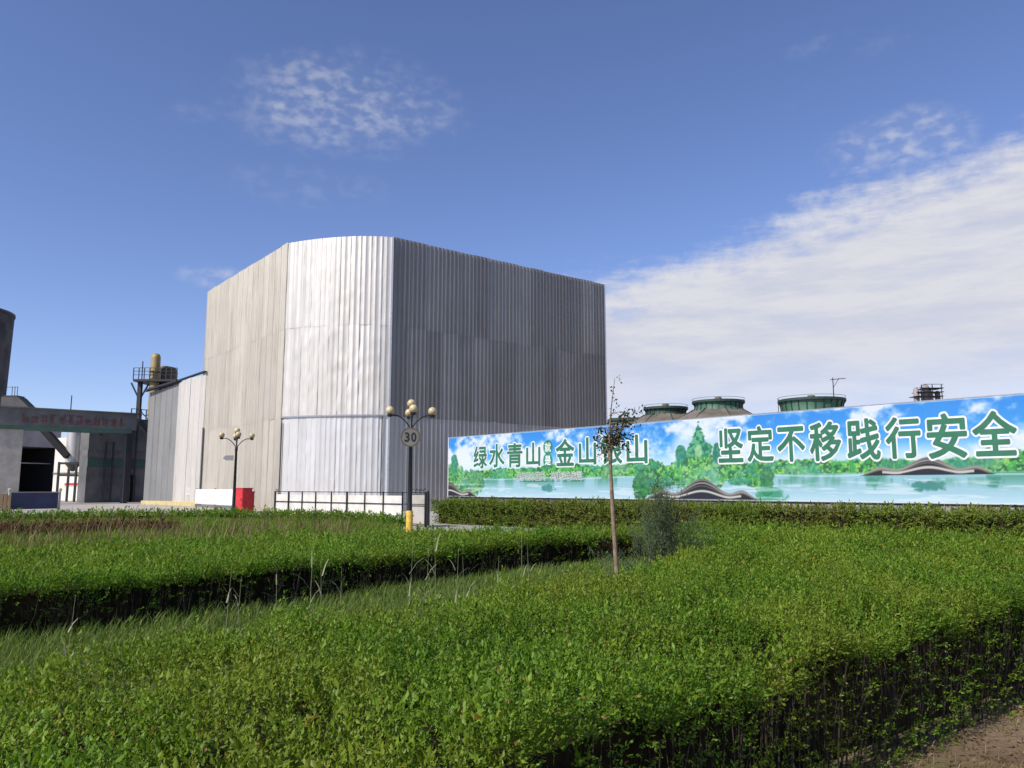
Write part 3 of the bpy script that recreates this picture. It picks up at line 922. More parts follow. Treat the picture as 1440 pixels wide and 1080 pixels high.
    C = addgreen(C, blob(958, .58, 8, .12), .2, .5); C = addgreen(C, blob(1010, .58, 8, .12), .2, .5)
    C = addgreen(C, blob(1068, .32, 24, .22), .12); C = addgreen(C, blob(1080, .22, 10, .18), .45)
    C = addgreen(C, blob(1035, .34, 16, .10)); C = addgreen(C, blob(1040, .22, 18, .05), .1, .5)
    C = mixc(C, (50, 145, 105), ss(1 - ((PX - 1085) / 30) ** 2 - ((T - .06) / .14) ** 2 + 1.4 * (n2 - .5) + 1.2 * (n3 - .5), 0, .8) * .8)
    # right lake
    C = addgreen(C, blob(1145, .40, 34, .07)); C = addgreen(C, blob(1135, .36, 40, .05), .0)
    C = addgreen(C, blob(1228, .43, 12, .11, .15), .2); C = addgreen(C, blob(1398, .43, 17, .12, .15), .2)
    C = addgreen(C, blob(1260, .38, 30, .05), .2, .3); C = addgreen(C, blob(1370, .37, 30, .05), .2, .3)
    for pc, pr in ((1228, 11), (1398, 15)):
        C = mixc(C, (60, 140, 120), ss(1 - ((PX - pc) / pr) ** 2 - ((T - .22) / .09) ** 2 + 1.6 * (n3 - .5) + 1.2 * (n2 - .5), 0, .7) * ss(.262 - T, 0, .02) * .75)
    C = mixc(C, (45, 125, 110), ss(1 - ((PX - 1306) / 34) ** 2 - ((T - .165) / .055) ** 2 + 1.5 * (n3 - .5), 0, .7) * .75)
    C = mixc(C, (235, 240, 240), ss(.006 - np.abs(T - .225 - .02 * ((PX - 1306) / 40) ** 2), 0, .006) * (np.abs(PX - 1306) < 34) * .8)
    C = mixc(C, (95, 165, 140), ss(fbm(S * 2.4 + 7, T * 1.5, 4), .46, .62) * ss(.262 - T, 0, .03) * ss(T, .13, .24) * (PX > 1095) * .7)
    C = mixc(C, (235, 246, 248), ss(fbm(S * .8 + 60, T * 30, 3), .56, .70) * ss(.24 - T, 0, .05) * .5)
    C = mixc(C, (45, 125, 120), ss(1 - ((PX - 772) / 11) ** 2 - ((T - .14) / .06) ** 2 + 1.5 * (n3 - .5), 0, .7) * .75)
    # arched bridges with pale railings
    def bridge(C, pc, hw, t0, hgt, cut=-9):
        q = (PX - pc) / hw
        env = (np.exp(-(q / .34) ** 2) + .42 * np.exp(-((np.abs(q) - .62) / .17) ** 2)) * hgt
        topz = t0 + env
        inb = ss(topz - T, 0, .012) * ss(T, t0 - .004, t0 + .004) * (np.abs(q) < 1)
        C = mixc(C, (42, 44, 50), inb)
        for k, (fr, w, col) in enumerate(((.93, .010, (150, 140, 135)), (.80, .011, (170, 165, 158)), (.66, .008, (110, 105, 105)), (.42, .016, (225, 222, 210)))):
            line = ss(w * 1.3 - np.abs(T - (t0 + env * fr)), 0, w) * (np.abs(q) < (.95 if k < 3 else .6)) * (env > hgt * .12)
            C = mixc(C, col, line * .9)
        arch = ss(env * .36 - (T - t0), 0, .01) * ss(T, t0 - .002, t0 + .004) * (np.abs(q) < .34)
        C = mixc(C, (44, 46, 62), arch * .8)
        return C
    C = bridge(C, 1306, 108, .275, .18)
    C = bridge(C, 988, 92, .0, .26)
    C = bridge(C, 633, 44, .0, .25)
    C = mixc(C, (60, 70, 66), ss(.008 - np.abs(T - .245), 0, .006) * (PX > 726) * (PX < 822) * (n3 > .4) * .8)
    C = mixc(C, (238, 240, 240), ((T < .012) | (T > .985)).astype(float) * .5)
    L = lin(np.clip(C, 0, 255)) * 0.67
    V = np.stack([U, np.full(U.shape, -0.052), Z], -1).reshape(-1, 3)
    i = np.arange(nt - 1)[:, None] * nu + np.arange(nu - 1)[None]
    F = np.stack([i, i + 1, i + nu + 1, i + nu], -1).reshape(-1, 4)
    me = np_mesh('printed_sheet', V, F)
    ca = me.color_attributes.new('print', 'FLOAT_COLOR', 'POINT')
    ca.data.foreach_set('color', np.concatenate([L, np.ones(U.shape + (1,))], -1).astype(np.float32).ravel())
    return me
pm = bpy.data.materials.new('printed_vinyl'); pm.use_nodes = True
N = NT(pm.node_tree)
o_ = N.node('ShaderNodeOutputMaterial'); p_ = N.node('ShaderNodeBsdfPrincipled'); N.t.links.new(p_.outputs[0], o_.inputs[0])
N.put(p_.inputs['Base Color'], N.node('ShaderNodeAttribute', attribute_name='print').outputs['Color'])
p_.inputs['Roughness'].default_value = 0.55; p_.inputs['Specular IOR Level'].default_value = 0.3
printed = put('printed_sheet', paint_print(), pm, board, BM)
put('backing_board', MB().box((0, -0.05, BZ0), (BEXT, 0.03, BZ1)), M['sheet_grey'], board, BM)
put('edge_strip', MB().box((-0.05, -0.058, BZ0 - .02), (-0.002, 0.04, BZ1 + .02)), M['white_wall'], board, BM)
put('edge_strip', MB().box((-0.05, -0.058, BZ1 + .002), (BEXT, 0.04, BZ1 + .035)), M['flashing'], board, BM)
for k in range(13):
    x = 0.6 + k * (BEXT - 1.0) / 12
    put('post', MB().box((x - .05, 0.04, 0), (x + .05, 0.14, BZ1 - .1)), M['dark_steel'], board, BM)
    put('brace', MB().bar((x, 0.14, BZ1 - 1.0), (x, 2.0, 0.0), .07, .07), M['dark_steel'], board, BM)
put('lower_rail', MB().box((0, 0.035, BZ0 - .10), (BEXT, 0.095, BZ0 - .02)), M['dark_steel'], board, BM)

M['ink_green'] = principled('green_print', (0.022, 0.155, 0.085), 0.55, scale=2)
M['ink_white'] = principled('white_print', (0.74, 0.76, 0.75), 0.55, scale=2)
M['ink_oval'] = principled('oval_print', (0.02, 0.21, 0.12), 0.55, scale=2)
M['ink_grey'] = principled('grey_print', (0.10, 0.16, 0.13), 0.55, scale=2)

def plane_uz(px, py):
    """where a sight line meets the board: metres along, height"""
    r = ray(px, py); o = Vector((0, 0, EYE))
    t = (BL - o).dot(bnrm) / r.dot(bnrm)
    p = o + r * t
    return (p - BL).dot(bdir), p.z

_gl = {}
def raw_glyph(ch):
    if ch not in _gl:
        cu = bpy.data.curves.new('character', 'FONT')
        cu.body = ch; cu.size = 1.0; cu.resolution_u = 3; cu.fill_mode = 'FRONT'
        ob = bpy.data.objects.new('character', cu); COL.objects.link(ob)
        dg = bpy.context.evaluated_depsgraph_get(); dg.update()
        me = bpy.data.meshes.new_from_object(ob.evaluated_get(dg))
        bpy.data.objects.remove(ob); bpy.data.curves.remove(cu)
        _gl[ch] = ([tuple(v.co) for v in me.vertices], [tuple(p.vertices) for p in me.polygons])
        bpy.data.meshes.remove(me)
    return _gl[ch]
def glyph(ch, grow):
    """a heavier cut of the letter: the strokes are thickened all round by grow"""
    vs, fs = raw_glyph(ch)
    m = MB(); k = 0
    rings = [(0, 1)]
    r = grow
    while r > 0.001:
        rings.append((r, 12 if r > .05 else 8)); r -= 0.030
    for r, n in rings:
        for j in range(n):
            a = 2 * math.pi * (j + .5) / n
            m.add([(x + r * math.cos(a), y + r * math.sin(a), k * 0.00004) for x, y, z in vs], fs); k += 1
    return m.mesh('character')
def fit(me, box, y, ref=None):
    """scale a glyph mesh to a box (u0,u1,z0,z1) measured on ref's bounds"""
    n = len(me.vertices); co = np.zeros(n * 3, np.float32); me.vertices.foreach_get('co', co); co = co.reshape(-1, 3)
    b = ref if ref is not None else (co[:, 0].min(), co[:, 0].max(), co[:, 1].min(), co[:, 1].max())
    u0, u1, z0, z1 = box
    q = np.empty_like(co)
    q[:, 0] = u0 + (co[:, 0] - b[0]) / (b[1] - b[0]) * (u1 - u0)
    q[:, 1] = y - co[:, 2]
    q[:, 2] = z0 + (co[:, 1] - b[2]) / (b[3] - b[2]) * (z1 - z0)
    me.vertices.foreach_set('co', q.ravel()); me.update()
    me.materials.clear()
    return b
chars = [('绿', 667, 686, 627, 659), ('水', 689, 710.5, 624, 657.5), ('青', 714, 736, 623, 657.5), ('山', 741, 761, 622, 655.5),
         ('金', 782.5, 809, 617, 655.5), ('山', 815, 839.5, 615, 653.5), ('银', 845.5, 876, 612, 653), ('山', 882, 911.5, 611, 652),
         ('坚', 1011, 1046, 602, 650.5), ('定', 1051.5, 1088.5, 599, 649.5), ('不', 1094, 1133, 600, 649.5), ('移', 1139.5, 1184, 593, 648.5),
         ('践', 1191.5, 1238.5, 588.5, 647), ('行', 1246, 1296, 586, 645), ('安', 1304, 1361, 581, 645), ('全', 1368, 1431.5, 577.5, 641.5)]
for ch, x0, x1, y0, y1 in chars:
    xm = (x0 + x1) / 2
    u0, _ = plane_uz(x0, (y0 + y1) / 2); u1, _ = plane_uz(x1, (y0 + y1) / 2)
    _, z1 = plane_uz(xm, y0); _, z0 = plane_uz(xm, y1)
    g = glyph(ch, 0.026); b = fit(g, (u0, u1, z0, z1), -0.062)
    c = put('character', g, M['ink_green'], printed, BM)
    gw = glyph(ch, 0.070); fit(gw, (u0, u1, z0, z1), -0.056, b)
    put('character_outline', gw, M['ink_white'], printed, BM)
# the green double oval with two small white characters
def disc(u, z, ru, rz, y, n=28):
    return MB().add([(u + ru * math.cos(a), y, z + rz * math.sin(a)) for a in [2 * math.pi * k / n for k in range(n)]], [tuple(range(n))])
for k, (ch, yc) in enumerate((('就', 629), ('是', 647.5))):
    u, z = plane_uz(771.5, yc); u0, _ = plane_uz(765, yc); _, zt = plane_uz(771.5, yc - 10)
    ov = put('oval', disc(u, z, u - u0, (zt - z) * 1.03, -0.058 - 0.002 * k), M['ink_oval'], printed, BM)
    g = glyph(ch, 0.02); hw = (u - u0) * .66; hh = (zt - z) * .66
    fit(g, (u - hw, u + hw, z - hh, z + hh), -0.064)
    put('character', g, M['ink_white'], printed, BM)
# the small line under it
sub = '保护碧水蓝天 共建绿色家园'
us, _ = plane_uz(727, 669); ue, _ = plane_uz(819.5, 669)
_, zt = plane_uz(770, 664); _, zb = plane_uz(770, 675)
cw = (ue - us) / len(sub)
for i, ch in enumerate(sub):
    if ch == ' ': continue
    u = us + cw * i
    g = glyph(ch, 0.01); b = fit(g, (u + cw * .05, u + cw * .95, zb, zt), -0.062)
    put('character', g, M['ink_grey'], printed, BM)
    g = glyph(ch, 0.06); fit(g, (u + cw * .05, u + cw * .95, zb, zt), -0.056, b)
    put('character_outline', g, M['ink_white'], printed, BM)

# yellow and black marker posts between hedge and billboard
for px, py, lab in ((637, 701, 'yellow post with black top beside the billboard left end'), (795, 702, 'yellow post with black top under the billboard, left of the sapling'), (1315, 711, 'yellow post with black top under the billboard arched bridge')):
    u, _ = plane_uz(px, py); p = BL + bdir * u + bnrm * 2.2
    zt = aty(px, py, p.y).z
    p = aty(px, py, p.y)
    T = thing('marker_post', (p.x, p.y, 0), lab, 'post', 'marker posts along the billboard')
    put('shaft', MB().tube([(p.x, p.y, 0), (p.x, p.y, zt - .18)], .10, 10), M['yellow_paint'], T)
    put('cap', MB().tube([(p.x, p.y, zt - .18), (p.x, p.y, zt + .03), (p.x, p.y, zt + .06)], [.105, .105, .06], 10), M['dark_steel'], T)

# ------------------------------------------------------------------ street lamps
def lamp(px, Y, label, rot, base=True):
    b = aty(px, 660, Y); x, y = b.x, Y
    T = thing('street_lamp', (x, y, 0), label, 'street lamp', 'five-globe lamps')
    put('pole', MB().lathe([(.10, 0), (.10, .5), (.085, .55), (.075, 1.2), (.055, 3.2), (.07, 3.22), (.07, 3.42), (.04, 3.46), (.03, 4.02)], 12, (x, y, 0)), M['black_paint'], T, smooth=True)
    if base: put('painted_base', MB().lathe([(.112, .0), (.112, .72), (.10, .75)], 14, (x, y, 0)), M['yellow_paint'], T, smooth=True)
    def globe(gx, gy, gz):
        r = .138
        pr = [(max(.001, r * math.sin(a)), -r * math.cos(a)) for a in [math.pi * k / 12 for k in range(13)]]
        g = put('globe', MB().lathe(pr, 20, (gx, gy, gz)), M['cream_globe'], T, smooth=True)
        put('collar', MB().lathe([(.05, -.21), (.085, -.18), (.09, -.125), (.06, -.11)], 12, (gx, gy, gz)), M['black_paint'], g, smooth=True)
    globe(x, y, 4.21)
    for k in range(4):
        a = rot + k * math.pi / 2
        dx, dy = math.cos(a), math.sin(a)
        pts = []
        for t in [i / 10 for i in range(11)]:
            r = .03 + .66 * (t ** 1.15)
            zz = 3.40 + .42 * math.sin(t * math.pi * .62) + .0 * t
            pts.append((x + dx * r, y + dy * r, zz))
        pts[-1] = (x + dx * .69, y + dy * .69, 3.79)
        put('arm', MB().tube(pts, .02, 7), M['black_paint'], T, smooth=True)
        globe(x + dx * .69, y + dy * .69, 3.97)
    return T, x, y
L2, lx, ly = lamp(577, 25.0, 'five-globe lamp with round 30 sign and yellow base beside the white fence', R(13))
L1, kx, ky = lamp(331, 37.0, 'five-globe lamp with small arrow plate in front of the red cabinet', R(25), False)
# arrow-shaped plate on the far lamp
z = aty(331, 644, 37).z
put('arrow_plate', MB().add([(kx - .09, ky - .09, z - .12), (kx - .09, ky - .09, z + .12), (kx - .46, ky - .09, z + .12), (kx - .60, ky - .09, z), (kx - .46, ky - .09, z - .12),
    (kx - .09, ky - .07, z - .12), (kx - .09, ky - .07, z + .12), (kx - .46, ky - .07, z + .12), (kx - .60, ky - .07, z), (kx - .46, ky - .07, z - .12)],
    [(0,1,2,3,4)[::-1], (5,6,7,8,9), (0,1,6,5), (1,2,7,6), (2,3,8,7), (3,4,9,8), (4,0,5,9)]), M['sheet_grey'], L1)
# speed sign
sz = aty(577, 615, 25).z
sgn = thing('speed_sign', (lx, ly - .12, sz), 'round grey speed limit sign reading 30 on the near lamp', 'sign')
def rdisc(r, y0, y1, n=36, r_in=None):
    m = MB()
    cs = [(math.cos(2*math.pi*k/n), math.sin(2*math.pi*k/n)) for k in range(n)]
    if r_in is None:
        m.add([(lx + r*c, y0, sz + r*s) for c, s in cs] + [(lx + r*c, y1, sz + r*s) for c, s in cs], [tuple(range(n)), tuple(reversed(range(n, 2*n)))] + [(k, n+k, n+(k+1)%n, (k+1)%n) for k in range(n)])
    else:
        m.add([(lx + r*c, y0, sz + r*s) for c, s in cs] + [(lx + r_in*c, y0, sz + r_in*s) for c, s in cs], [(k, (k+1)%n, n+(k+1)%n, n+k) for k in range(n)])
    return m
M['sign_face'] = principled('faded_sign_face', (0.17, 0.16, 0.135), 0.6, scale=3)
M['sign_ring'] = principled('faded_sign_ring', (0.09, 0.075, 0.06), 0.6, scale=3)
put('disc', rdisc(.32, ly - .135, ly - .115), M['sign_face'], sgn)
put('ring', rdisc(.318, ly - .139, 0, r_in=.275), M['sign_ring'], sgn)
for ch, xa, xb in (('3', -.185, -.02), ('0', .025, .195)):
    g = glyph(ch, 0.03)
    fit(g, (lx + xa, lx + xb, sz - .155, sz + .155), ly - .141)
    put('digit', g, M['black_paint'], sgn)
for k in (-.1, .1):
    put('bracket', MB().box((lx - .03, ly - .115, sz + k - .02), (lx + .03, ly - .03, sz + k + .02)), M['dark_steel'], sgn)

# ------------------------------------------------------------------ white panel fence
F0 = aty(387, 700, 36.0); F1 = atz(598, 742, 0); F0 = Vector((F0.x, F0.y, 0)); F1 = Vector((F1.x, F1.y, 0))
fd = (F1 - F0); FL = fd.length; fd.normalize(); fn = Vector((fd.y, -fd.x, 0))
FM = Matrix.Translation(F0) @ Matrix(((fd.x, -fn.x, 0, 0), (fd.y, -fn.y, 0, 0), (0, 0, 1, 0), (0, 0, 0, 1)))
fen = thing('panel_fence', (F0 + fd * FL / 2), 'low dark rail fence with white panels in front of the rounded hall corner', 'fence')
def fpx(px):
    r = ray(px, 700); t = (F0 - Vector((0, 0, EYE))).dot(fn) / r.dot(fn)
    return ((Vector((0, 0, EYE)) + r * t) - F0).dot(fd)
xs = [fpx(v) for v in (387, 406, 425, 444, 466, 488, 513, 539, 566)] + [FL]
for i in range(8):
    put('panel', MB().box((xs[i] + .015, .03, .12), (xs[i + 1] - .015, .06, 1.17)), M['white_wall'], fen, FM)
for i, x in enumerate(xs):
    w = .06 if i in (0, 1, 5, 9) else .014
    put('upright', MB().box((x - w / 2, -.035, 0), (x + w / 2, .026, 1.32)), M['dark_steel'], fen, FM)
for z in (1.30, .86, .12):
    put('rail', MB().box((0, -.015, z - .022), (FL, .010, z + .010)), M['dark_steel'], fen, FM)
put('end_pillar', MB().box((FL - .95, .075, 0), (FL - .10, .32, 1.24)), M['pale_concrete'], fen, FM)
def scroll(x0, sgnv):
    pts = [(x0 + sgnv * (.02 + .28 * t), -.0, 1.36 + .05 * math.sin(t * 9)) for t in [k / 14 for k in range(15)]]
    return MB().tube(pts, .014, 5)
put('scroll', scroll(0, 1), M['dark_steel'], fen, FM)
put('scroll', MB().tube([(FL - .75 + .75 * t, 0, 1.40 + .035 * math.sin(t * 22)) for t in [k / 30 for k in range(31)]], .016, 5), M['dark_steel'], fen, FM)
put('gate_stile', MB().box((FL + .10, -.04, 0), (FL + .16, .03, 1.36)), M['dark_steel'], fen, FM)

# white notice board, red cabinets
M['notice'] = principled('notice_print', ((0.78, 0.70, 0.66), (0.80, 0.78, 0.74)), 0.6, scale=2.4)
nb0 = aty(276, 690, 52); nb1 = aty(330, 690, 46.5)
d = Vector((nb1.x - nb0.x, nb1.y - nb0.y, 0)); nl = d.length; d.normalize(); nn_ = Vector((d.y, -d.x, 0))
NM = Matrix.Translation(Vector((nb0.x, nb0.y, 0))) @ Matrix(((d.x, -nn_.x, 0, 0), (d.y, -nn_.y, 0, 0), (0, 0, 1, 0), (0, 0, 0, 1)))
ntc = thing('notice_board', (nb0.x, nb0.y, 0), 'low white notice board with faded marks left of the red cabinet', 'notice board')
ztop = aty(300, 688, 49.5).z
nbp = 4
for k in range(nbp):
    put('panel', MB().box((k * nl / nbp + .01, -.03, .42), ((k + 1) * nl / nbp - .01, .02, ztop)), M['notice'], ntc, NM)
for x in (-.05, nl / 2, nl + .05):
    put('post', MB().box((x - .05, .022, 0), (x + .05, .10, ztop + .06)), M['sheet_grey'], ntc, NM)
put('skirting', MB().box((-.1, -.02, .2), (nl + .1, .018, .38)), M['concrete_dark'], ntc, NM)
# faded red print: short strokes, no longer readable
M['faded_red'] = principled('faded_red_print', (0.62, 0.34, 0.32), 0.7)
strokes = MB()
for k in range(46):
    x = random.uniform(.25, nl - .3); z = random.uniform(.55, ztop - .15)
    if random.random() < .5: strokes.box((x, -.034, z), (x + random.uniform(.1, .3), -.0305, z + .03))
    else: strokes.box((x, -.0345, z), (x + .03, -.0305, z + random.uniform(.08, .2)))
put('faded_print', strokes, M['faded_red'], ntc, NM)

def cabinet(px0, px1, ytop, Y, wl, label):
    """red cabinet standing with its corner to the camera"""
    a = aty(px0, 700, Y); zt = aty(px0, ytop, Y).z
    u = Vector((0.69, -0.72, 0)); v = Vector((0.72, 0.69, 0))
    o = Vector((a.x, a.y, 0))
    m = Matrix.Translation(o) @ Matrix(((u.x, v.x, 0, 0), (u.y, v.y, 0, 0), (0, 0, 1, 0), (0, 0, 0, 1)))
    T = thing('red_cabinet', o, label, 'cabinet', 'red cabinets by the hall wall')
    w, dp = wl
    put('body', MB().box((0, 0, .08), (w, dp, zt - .05)), M['red_paint'], T, m)
    put('lid', MB().box((-.04, -.04, zt - .05), (w + .04, dp + .04, zt)), M['red_paint'], T, m)
    put('plinth', MB().box((.03, .03, 0), (w - .03, dp - .03, .08)), M['dark_steel'], T, m)
    put('door', MB().box((.05, -.018, .16), (w - .05, -.002, zt - .14)), M['red_paint'], T, m)
    put('handle', MB().box((w - .16, -.045, zt * .5), (w - .12, -.018, zt * .5 + .16)), M['dark_steel'], T, m)
cabinet(331, 348, 686, 44.5, (.95, .55), 'larger red metal cabinet beside the far lamp pole')
cabinet(346, 355, 691, 45.8, (.40, .32), 'smaller red metal cabinet half hidden behind the larger one')

# ------------------------------------------------------------------ sapling and grey bush
def sapling():
    b = aty(866, 760, 8.6); x, y = b.x - .01, 8.6
    T = thing('sapling', (x, y, 0), 'slim staked sapling with a small dark leafy crown before the billboard', 'tree')
    trunk = MB().tube([(x + .03, y, 0), (x + .012, y, .6), (x - .02, y, 1.3), (x - .045, y, 2.0), (x - .02, y, 2.35), (x + .03, y, 2.72)], [.030, .026, .023, .016, .007, .003], 9, True)
    put('trunk', trunk, M['bark'], T, smooth=True)
    br = MB(); tips = []
    for k in range(26):
        z0 = random.uniform(1.92, 2.36); a = random.random() * 6.283
        L = random.uniform(.08, .28); rise = random.uniform(-.10, .22)
        p0 = Vector((x - .02, y, z0)); p1 = p0 + Vector((math.cos(a) * L * .55, math.sin(a) * L * .55, rise * .6 + .03)); p2 = p0 + Vector((math.cos(a) * L, math.sin(a) * L, rise))
        br.tube([p0, p1, p2], [.006, .004, .0015], 4, False)
        tips += [p1, p2, (p1 + p2) / 2, (p0 + p1) / 2]
    for z0 in (2.4, 2.5, 2.62, 2.70):
        tips += [Vector((x + .01 + random.gauss(0, .02), y, z0))]
    p0 = Vector((x + .02, y, 2.1)); p1 = Vector((x + .2, y + .05, 2.3)); br.tube([p0, (p0 + p1) / 2 + Vector((.03, 0, -.02)), p1], [.006, .004, .0015], 4, False); tips += [p1] * 3
    p1 = Vector((x + .33, y - .05, 2.34)); br.tube([p0, (p0 + p1) / 2 + Vector((.03, 0, -.02)), p1], [.006, .004, .0015], 4, False); tips += [p1] * 3
    put('branches', br, M['bark'], T)
    tips = np.array([tuple(t) for t in tips]); n = len(tips) * 2
    P = np.repeat(tips, 2, 0) + rng.normal(0, .035, (n, 3)) + np.array([[.03, 0, 0]])
    ax = np.column_stack([rng.normal(0, 1, (n, 2)), rng.normal(.2, .6, n)])
    V, F, A = leaves_from(P, ax, np.full(n, .036), 3, .62, 60)
    put('crown', np_mesh('crown', V, F, attr=A), M['leaf_tree'], T, kind='stuff')
sapling()

def grey_bush():
    b = aty(935, 760, 9.6); x, y = b.x, 9.6
    T = thing('tamarisk_bush', (x, y, 0), 'wispy grey-green bush to the right of the sapling', 'bush')
    br = MB(); P = []; AX = []
    for k in range(70):
        a = random.random() * 6.283; r = abs(random.gauss(0, .31)) + .03
        h = random.uniform(.8, 1.85) * (1 - .5 * min(1, r / .7))
        p0 = Vector((x + random.gauss(0, .07), y + random.gauss(0, .07), 0))
        p2 = Vector((x + math.cos(a) * r * 1.25, y + math.sin(a) * r * 1.25, h)); p1 = (p0 + p2) / 2 + Vector((math.cos(a) * .04, math.sin(a) * .04, .1))
        br.tube([p0, p1, p2], [.006, .0045, .0012], 4, False)
        for j in range(70):
            t = random.uniform(.18, 1.0)
            q = p0.lerp(p1, t * 2) if t < .5 else p1.lerp(p2, t * 2 - 1)
            P.append(tuple(q + Vector((random.gauss(0, .045), random.gauss(0, .045), random.gauss(0, .04)))))
            AX.append((math.cos(a) * .4 + random.gauss(0, .5), math.sin(a) * .4 + random.gauss(0, .5), 1))
    put('stems', br, M['twig'], T, kind='stuff')
    P = np.array(P); AX = np.array(AX)
    V, F, A = leaves_from(P, AX, np.full(len(P), .030), 6, .16, 38)
    put('foliage', np_mesh('foliage', V, F, attr=A), M['leaf_grey'], T, kind='stuff')
grey_bush()

# ------------------------------------------------------------------ cooling towers behind the billboard
M['tower_green'] = principled('green_tower_paint', ((0.05, 0.13, 0.085), (0.09, 0.20, 0.13)), 0.6, scale=0.5)
M['tower_dark'] = principled('dark_green_paint', (0.025, 0.06, 0.045), 0.6)
M['tower_roof'] = principled('weathered_tower_roof', ((0.11, 0.095, 0.075), (0.19, 0.16, 0.125)), 0.8, scale=0.6)
def cooling_tower(pxc, ytop, Y, rad, label, skirt=True, mat='tower_green', hst=2.6):
    p = aty(pxc, ytop, Y); x, zt = p.x, p.z
    T = thing('cooling_tower', (x, Y, 0), label, 'cooling tower', 'cooling towers')
    zs = zt - hst
    put('fan_stack', MB().lathe([(rad * .97, zs), (rad * .91, zs + hst * .45), (rad * .95, zs + hst * .8), (rad, zt), (rad * .94, zt), (rad * .86, zs + hst * .5)], 32, (x, Y, 0), False, False), M[mat], T, smooth=True)
    put('rim', MB().lathe([(rad * 1.0, zt - .28), (rad * 1.035, zt - .24), (rad * 1.035, zt + .05), (rad * .95, zt + .05)], 32, (x, Y, 0), False, False), M['tower_dark'], T)
    rib = None
    for k in range(24):
        a = 2 * math.pi * k / 24
        if rib is None:
            rib = MB().tube([(rad * .985, 0, zs), (rad * .925, 0, zs + hst * .45), (rad * .965, 0, zs + hst * .8), (rad * 1.012, 0, zt - .3)], .07, 4).mesh('rib')
        put('rib', rib, M['tower_dark'], T, Matrix.Translation((x, Y, 0)) @ Matrix.Rotation(a, 4, 'Z'))
    put('fan_deck', MB().lathe([(rad * .86, zs + hst * .5), (.3, zs + hst * .62)], 24, (x, Y, 0)), M['tower_dark'], T)
    put('gearbox_hood', MB().lathe([(.45, zs + hst * .6), (.45, zt + .55), (.35, zt + .62)], 12, (x, Y, 0)), M['tower_roof'], T)
    w = rad * 1.9
    if skirt:
        r8 = [(rad * .99, zs + .15), (rad * 2.1, zs - 1.75)]
        put('casing_roof', MB().lathe(r8, 8, (x, Y, 0), False, False), M['tower_roof'], T)
        for k in range(8):
            a = 2 * math.pi * k / 8
            put('roof_ridge', MB().tube([(x + math.cos(a) * rad, Y + math.sin(a) * rad, zs + .2), (x + math.cos(a) * rad * 1.95, Y + math.sin(a) * rad * 1.95, zs - 1.62)], .08, 5), M['tower_dark'], T)
        put('casing', MB().lathe([(rad * 1.85, 0), (rad * 1.85, zs - 1.6)], 8, (x, Y, 0)), M['tower_roof'], T)
    else:
        put('casing', MB().lathe([(rad * .96, 0), (rad * .96, zs)], 32, (x, Y, 0)), M[mat], T)
    # thin handrail round the rim
    put('handrail', MB().tube([(x + math.cos(a) * rad * 1.03, Y + math.sin(a) * rad * 1.03, zt + .32) for a in [2 * math.pi * k / 24 for k in range(25)]], .025, 4, False), M['tower_dark'], T)
    return T
cooling_tower(1141, 563, 92, 3.75, 'green ribbed cooling tower top above the billboard characters, next to a bare mast', False)
cooling_tower(1010, 565, 98, 3.20, 'green cooling tower with wide brown skirt roof above the billboard, tallest of the skirted ones', hst=1.25)
cooling_tower(936, 574, 104, 2.9, 'dark cooling tower with brown skirt roof nearest to the sapling crown', True, 'tower_dark', hst=1.1)
# extra low brown roof in front of them
rp0 = aty(880, 586, 110)
lr = thing('low_roof_shed', (rp0.x, 110, 0), 'dark low shed roof between the hall and the cooling towers', 'shed')
put('roof', MB().prism([(rp0.x - 2, 112), (rp0.x + 4, 110), (rp0.x + 4, 116), (rp0.x - 2, 118)], rp0.z - .4, rp0.z), M['tower_dark'], lr)
put('wall', MB().prism([(rp0.x - 1.8, 112.2), (rp0.x + 3.8, 110.2), (rp0.x + 3.8, 115.8), (rp0.x - 1.8, 117.8)], 0, rp0.z - .402), M['tower_roof'], lr)

def pole_thing(name, px, y0, Y, r, label, cat, arm=None):
    p = aty(px, y0, Y)
    T = thing(name, (p.x, Y, 0), label, cat)
    put('shaft', MB().tube([(p.x, Y, 0), (p.x, Y, p.z)], [r, r * .6], 6), M['dark_steel'], T)
    if arm:
        q = aty(arm, y0 + 1, Y)
        put('cross_arm', MB().tube([(p.x - .3, Y, p.z - .25), (q.x, Y, q.z)], r * .5, 5), M['dark_steel'], T)
        put('stay', MB().tube([(p.x, Y, p.z - 1.2), ((p.x + q.x) / 2, Y, (p.z + q.z) / 2)], r * .4, 5), M['dark_steel'], T)
    return T
pole_thing('mast', 1171, 531, 90, .085, 'thin bare mast with a side arm beside the green cooling tower', 'mast', 1189)
pole_thing('mast', 1094, 560, 88, .06, 'short thin pole just left of the green cooling tower', 'mast')
pole_thing('mast', 101, 556, 95, .10, 'thin pole rising behind the gate beam at the left', 'mast')

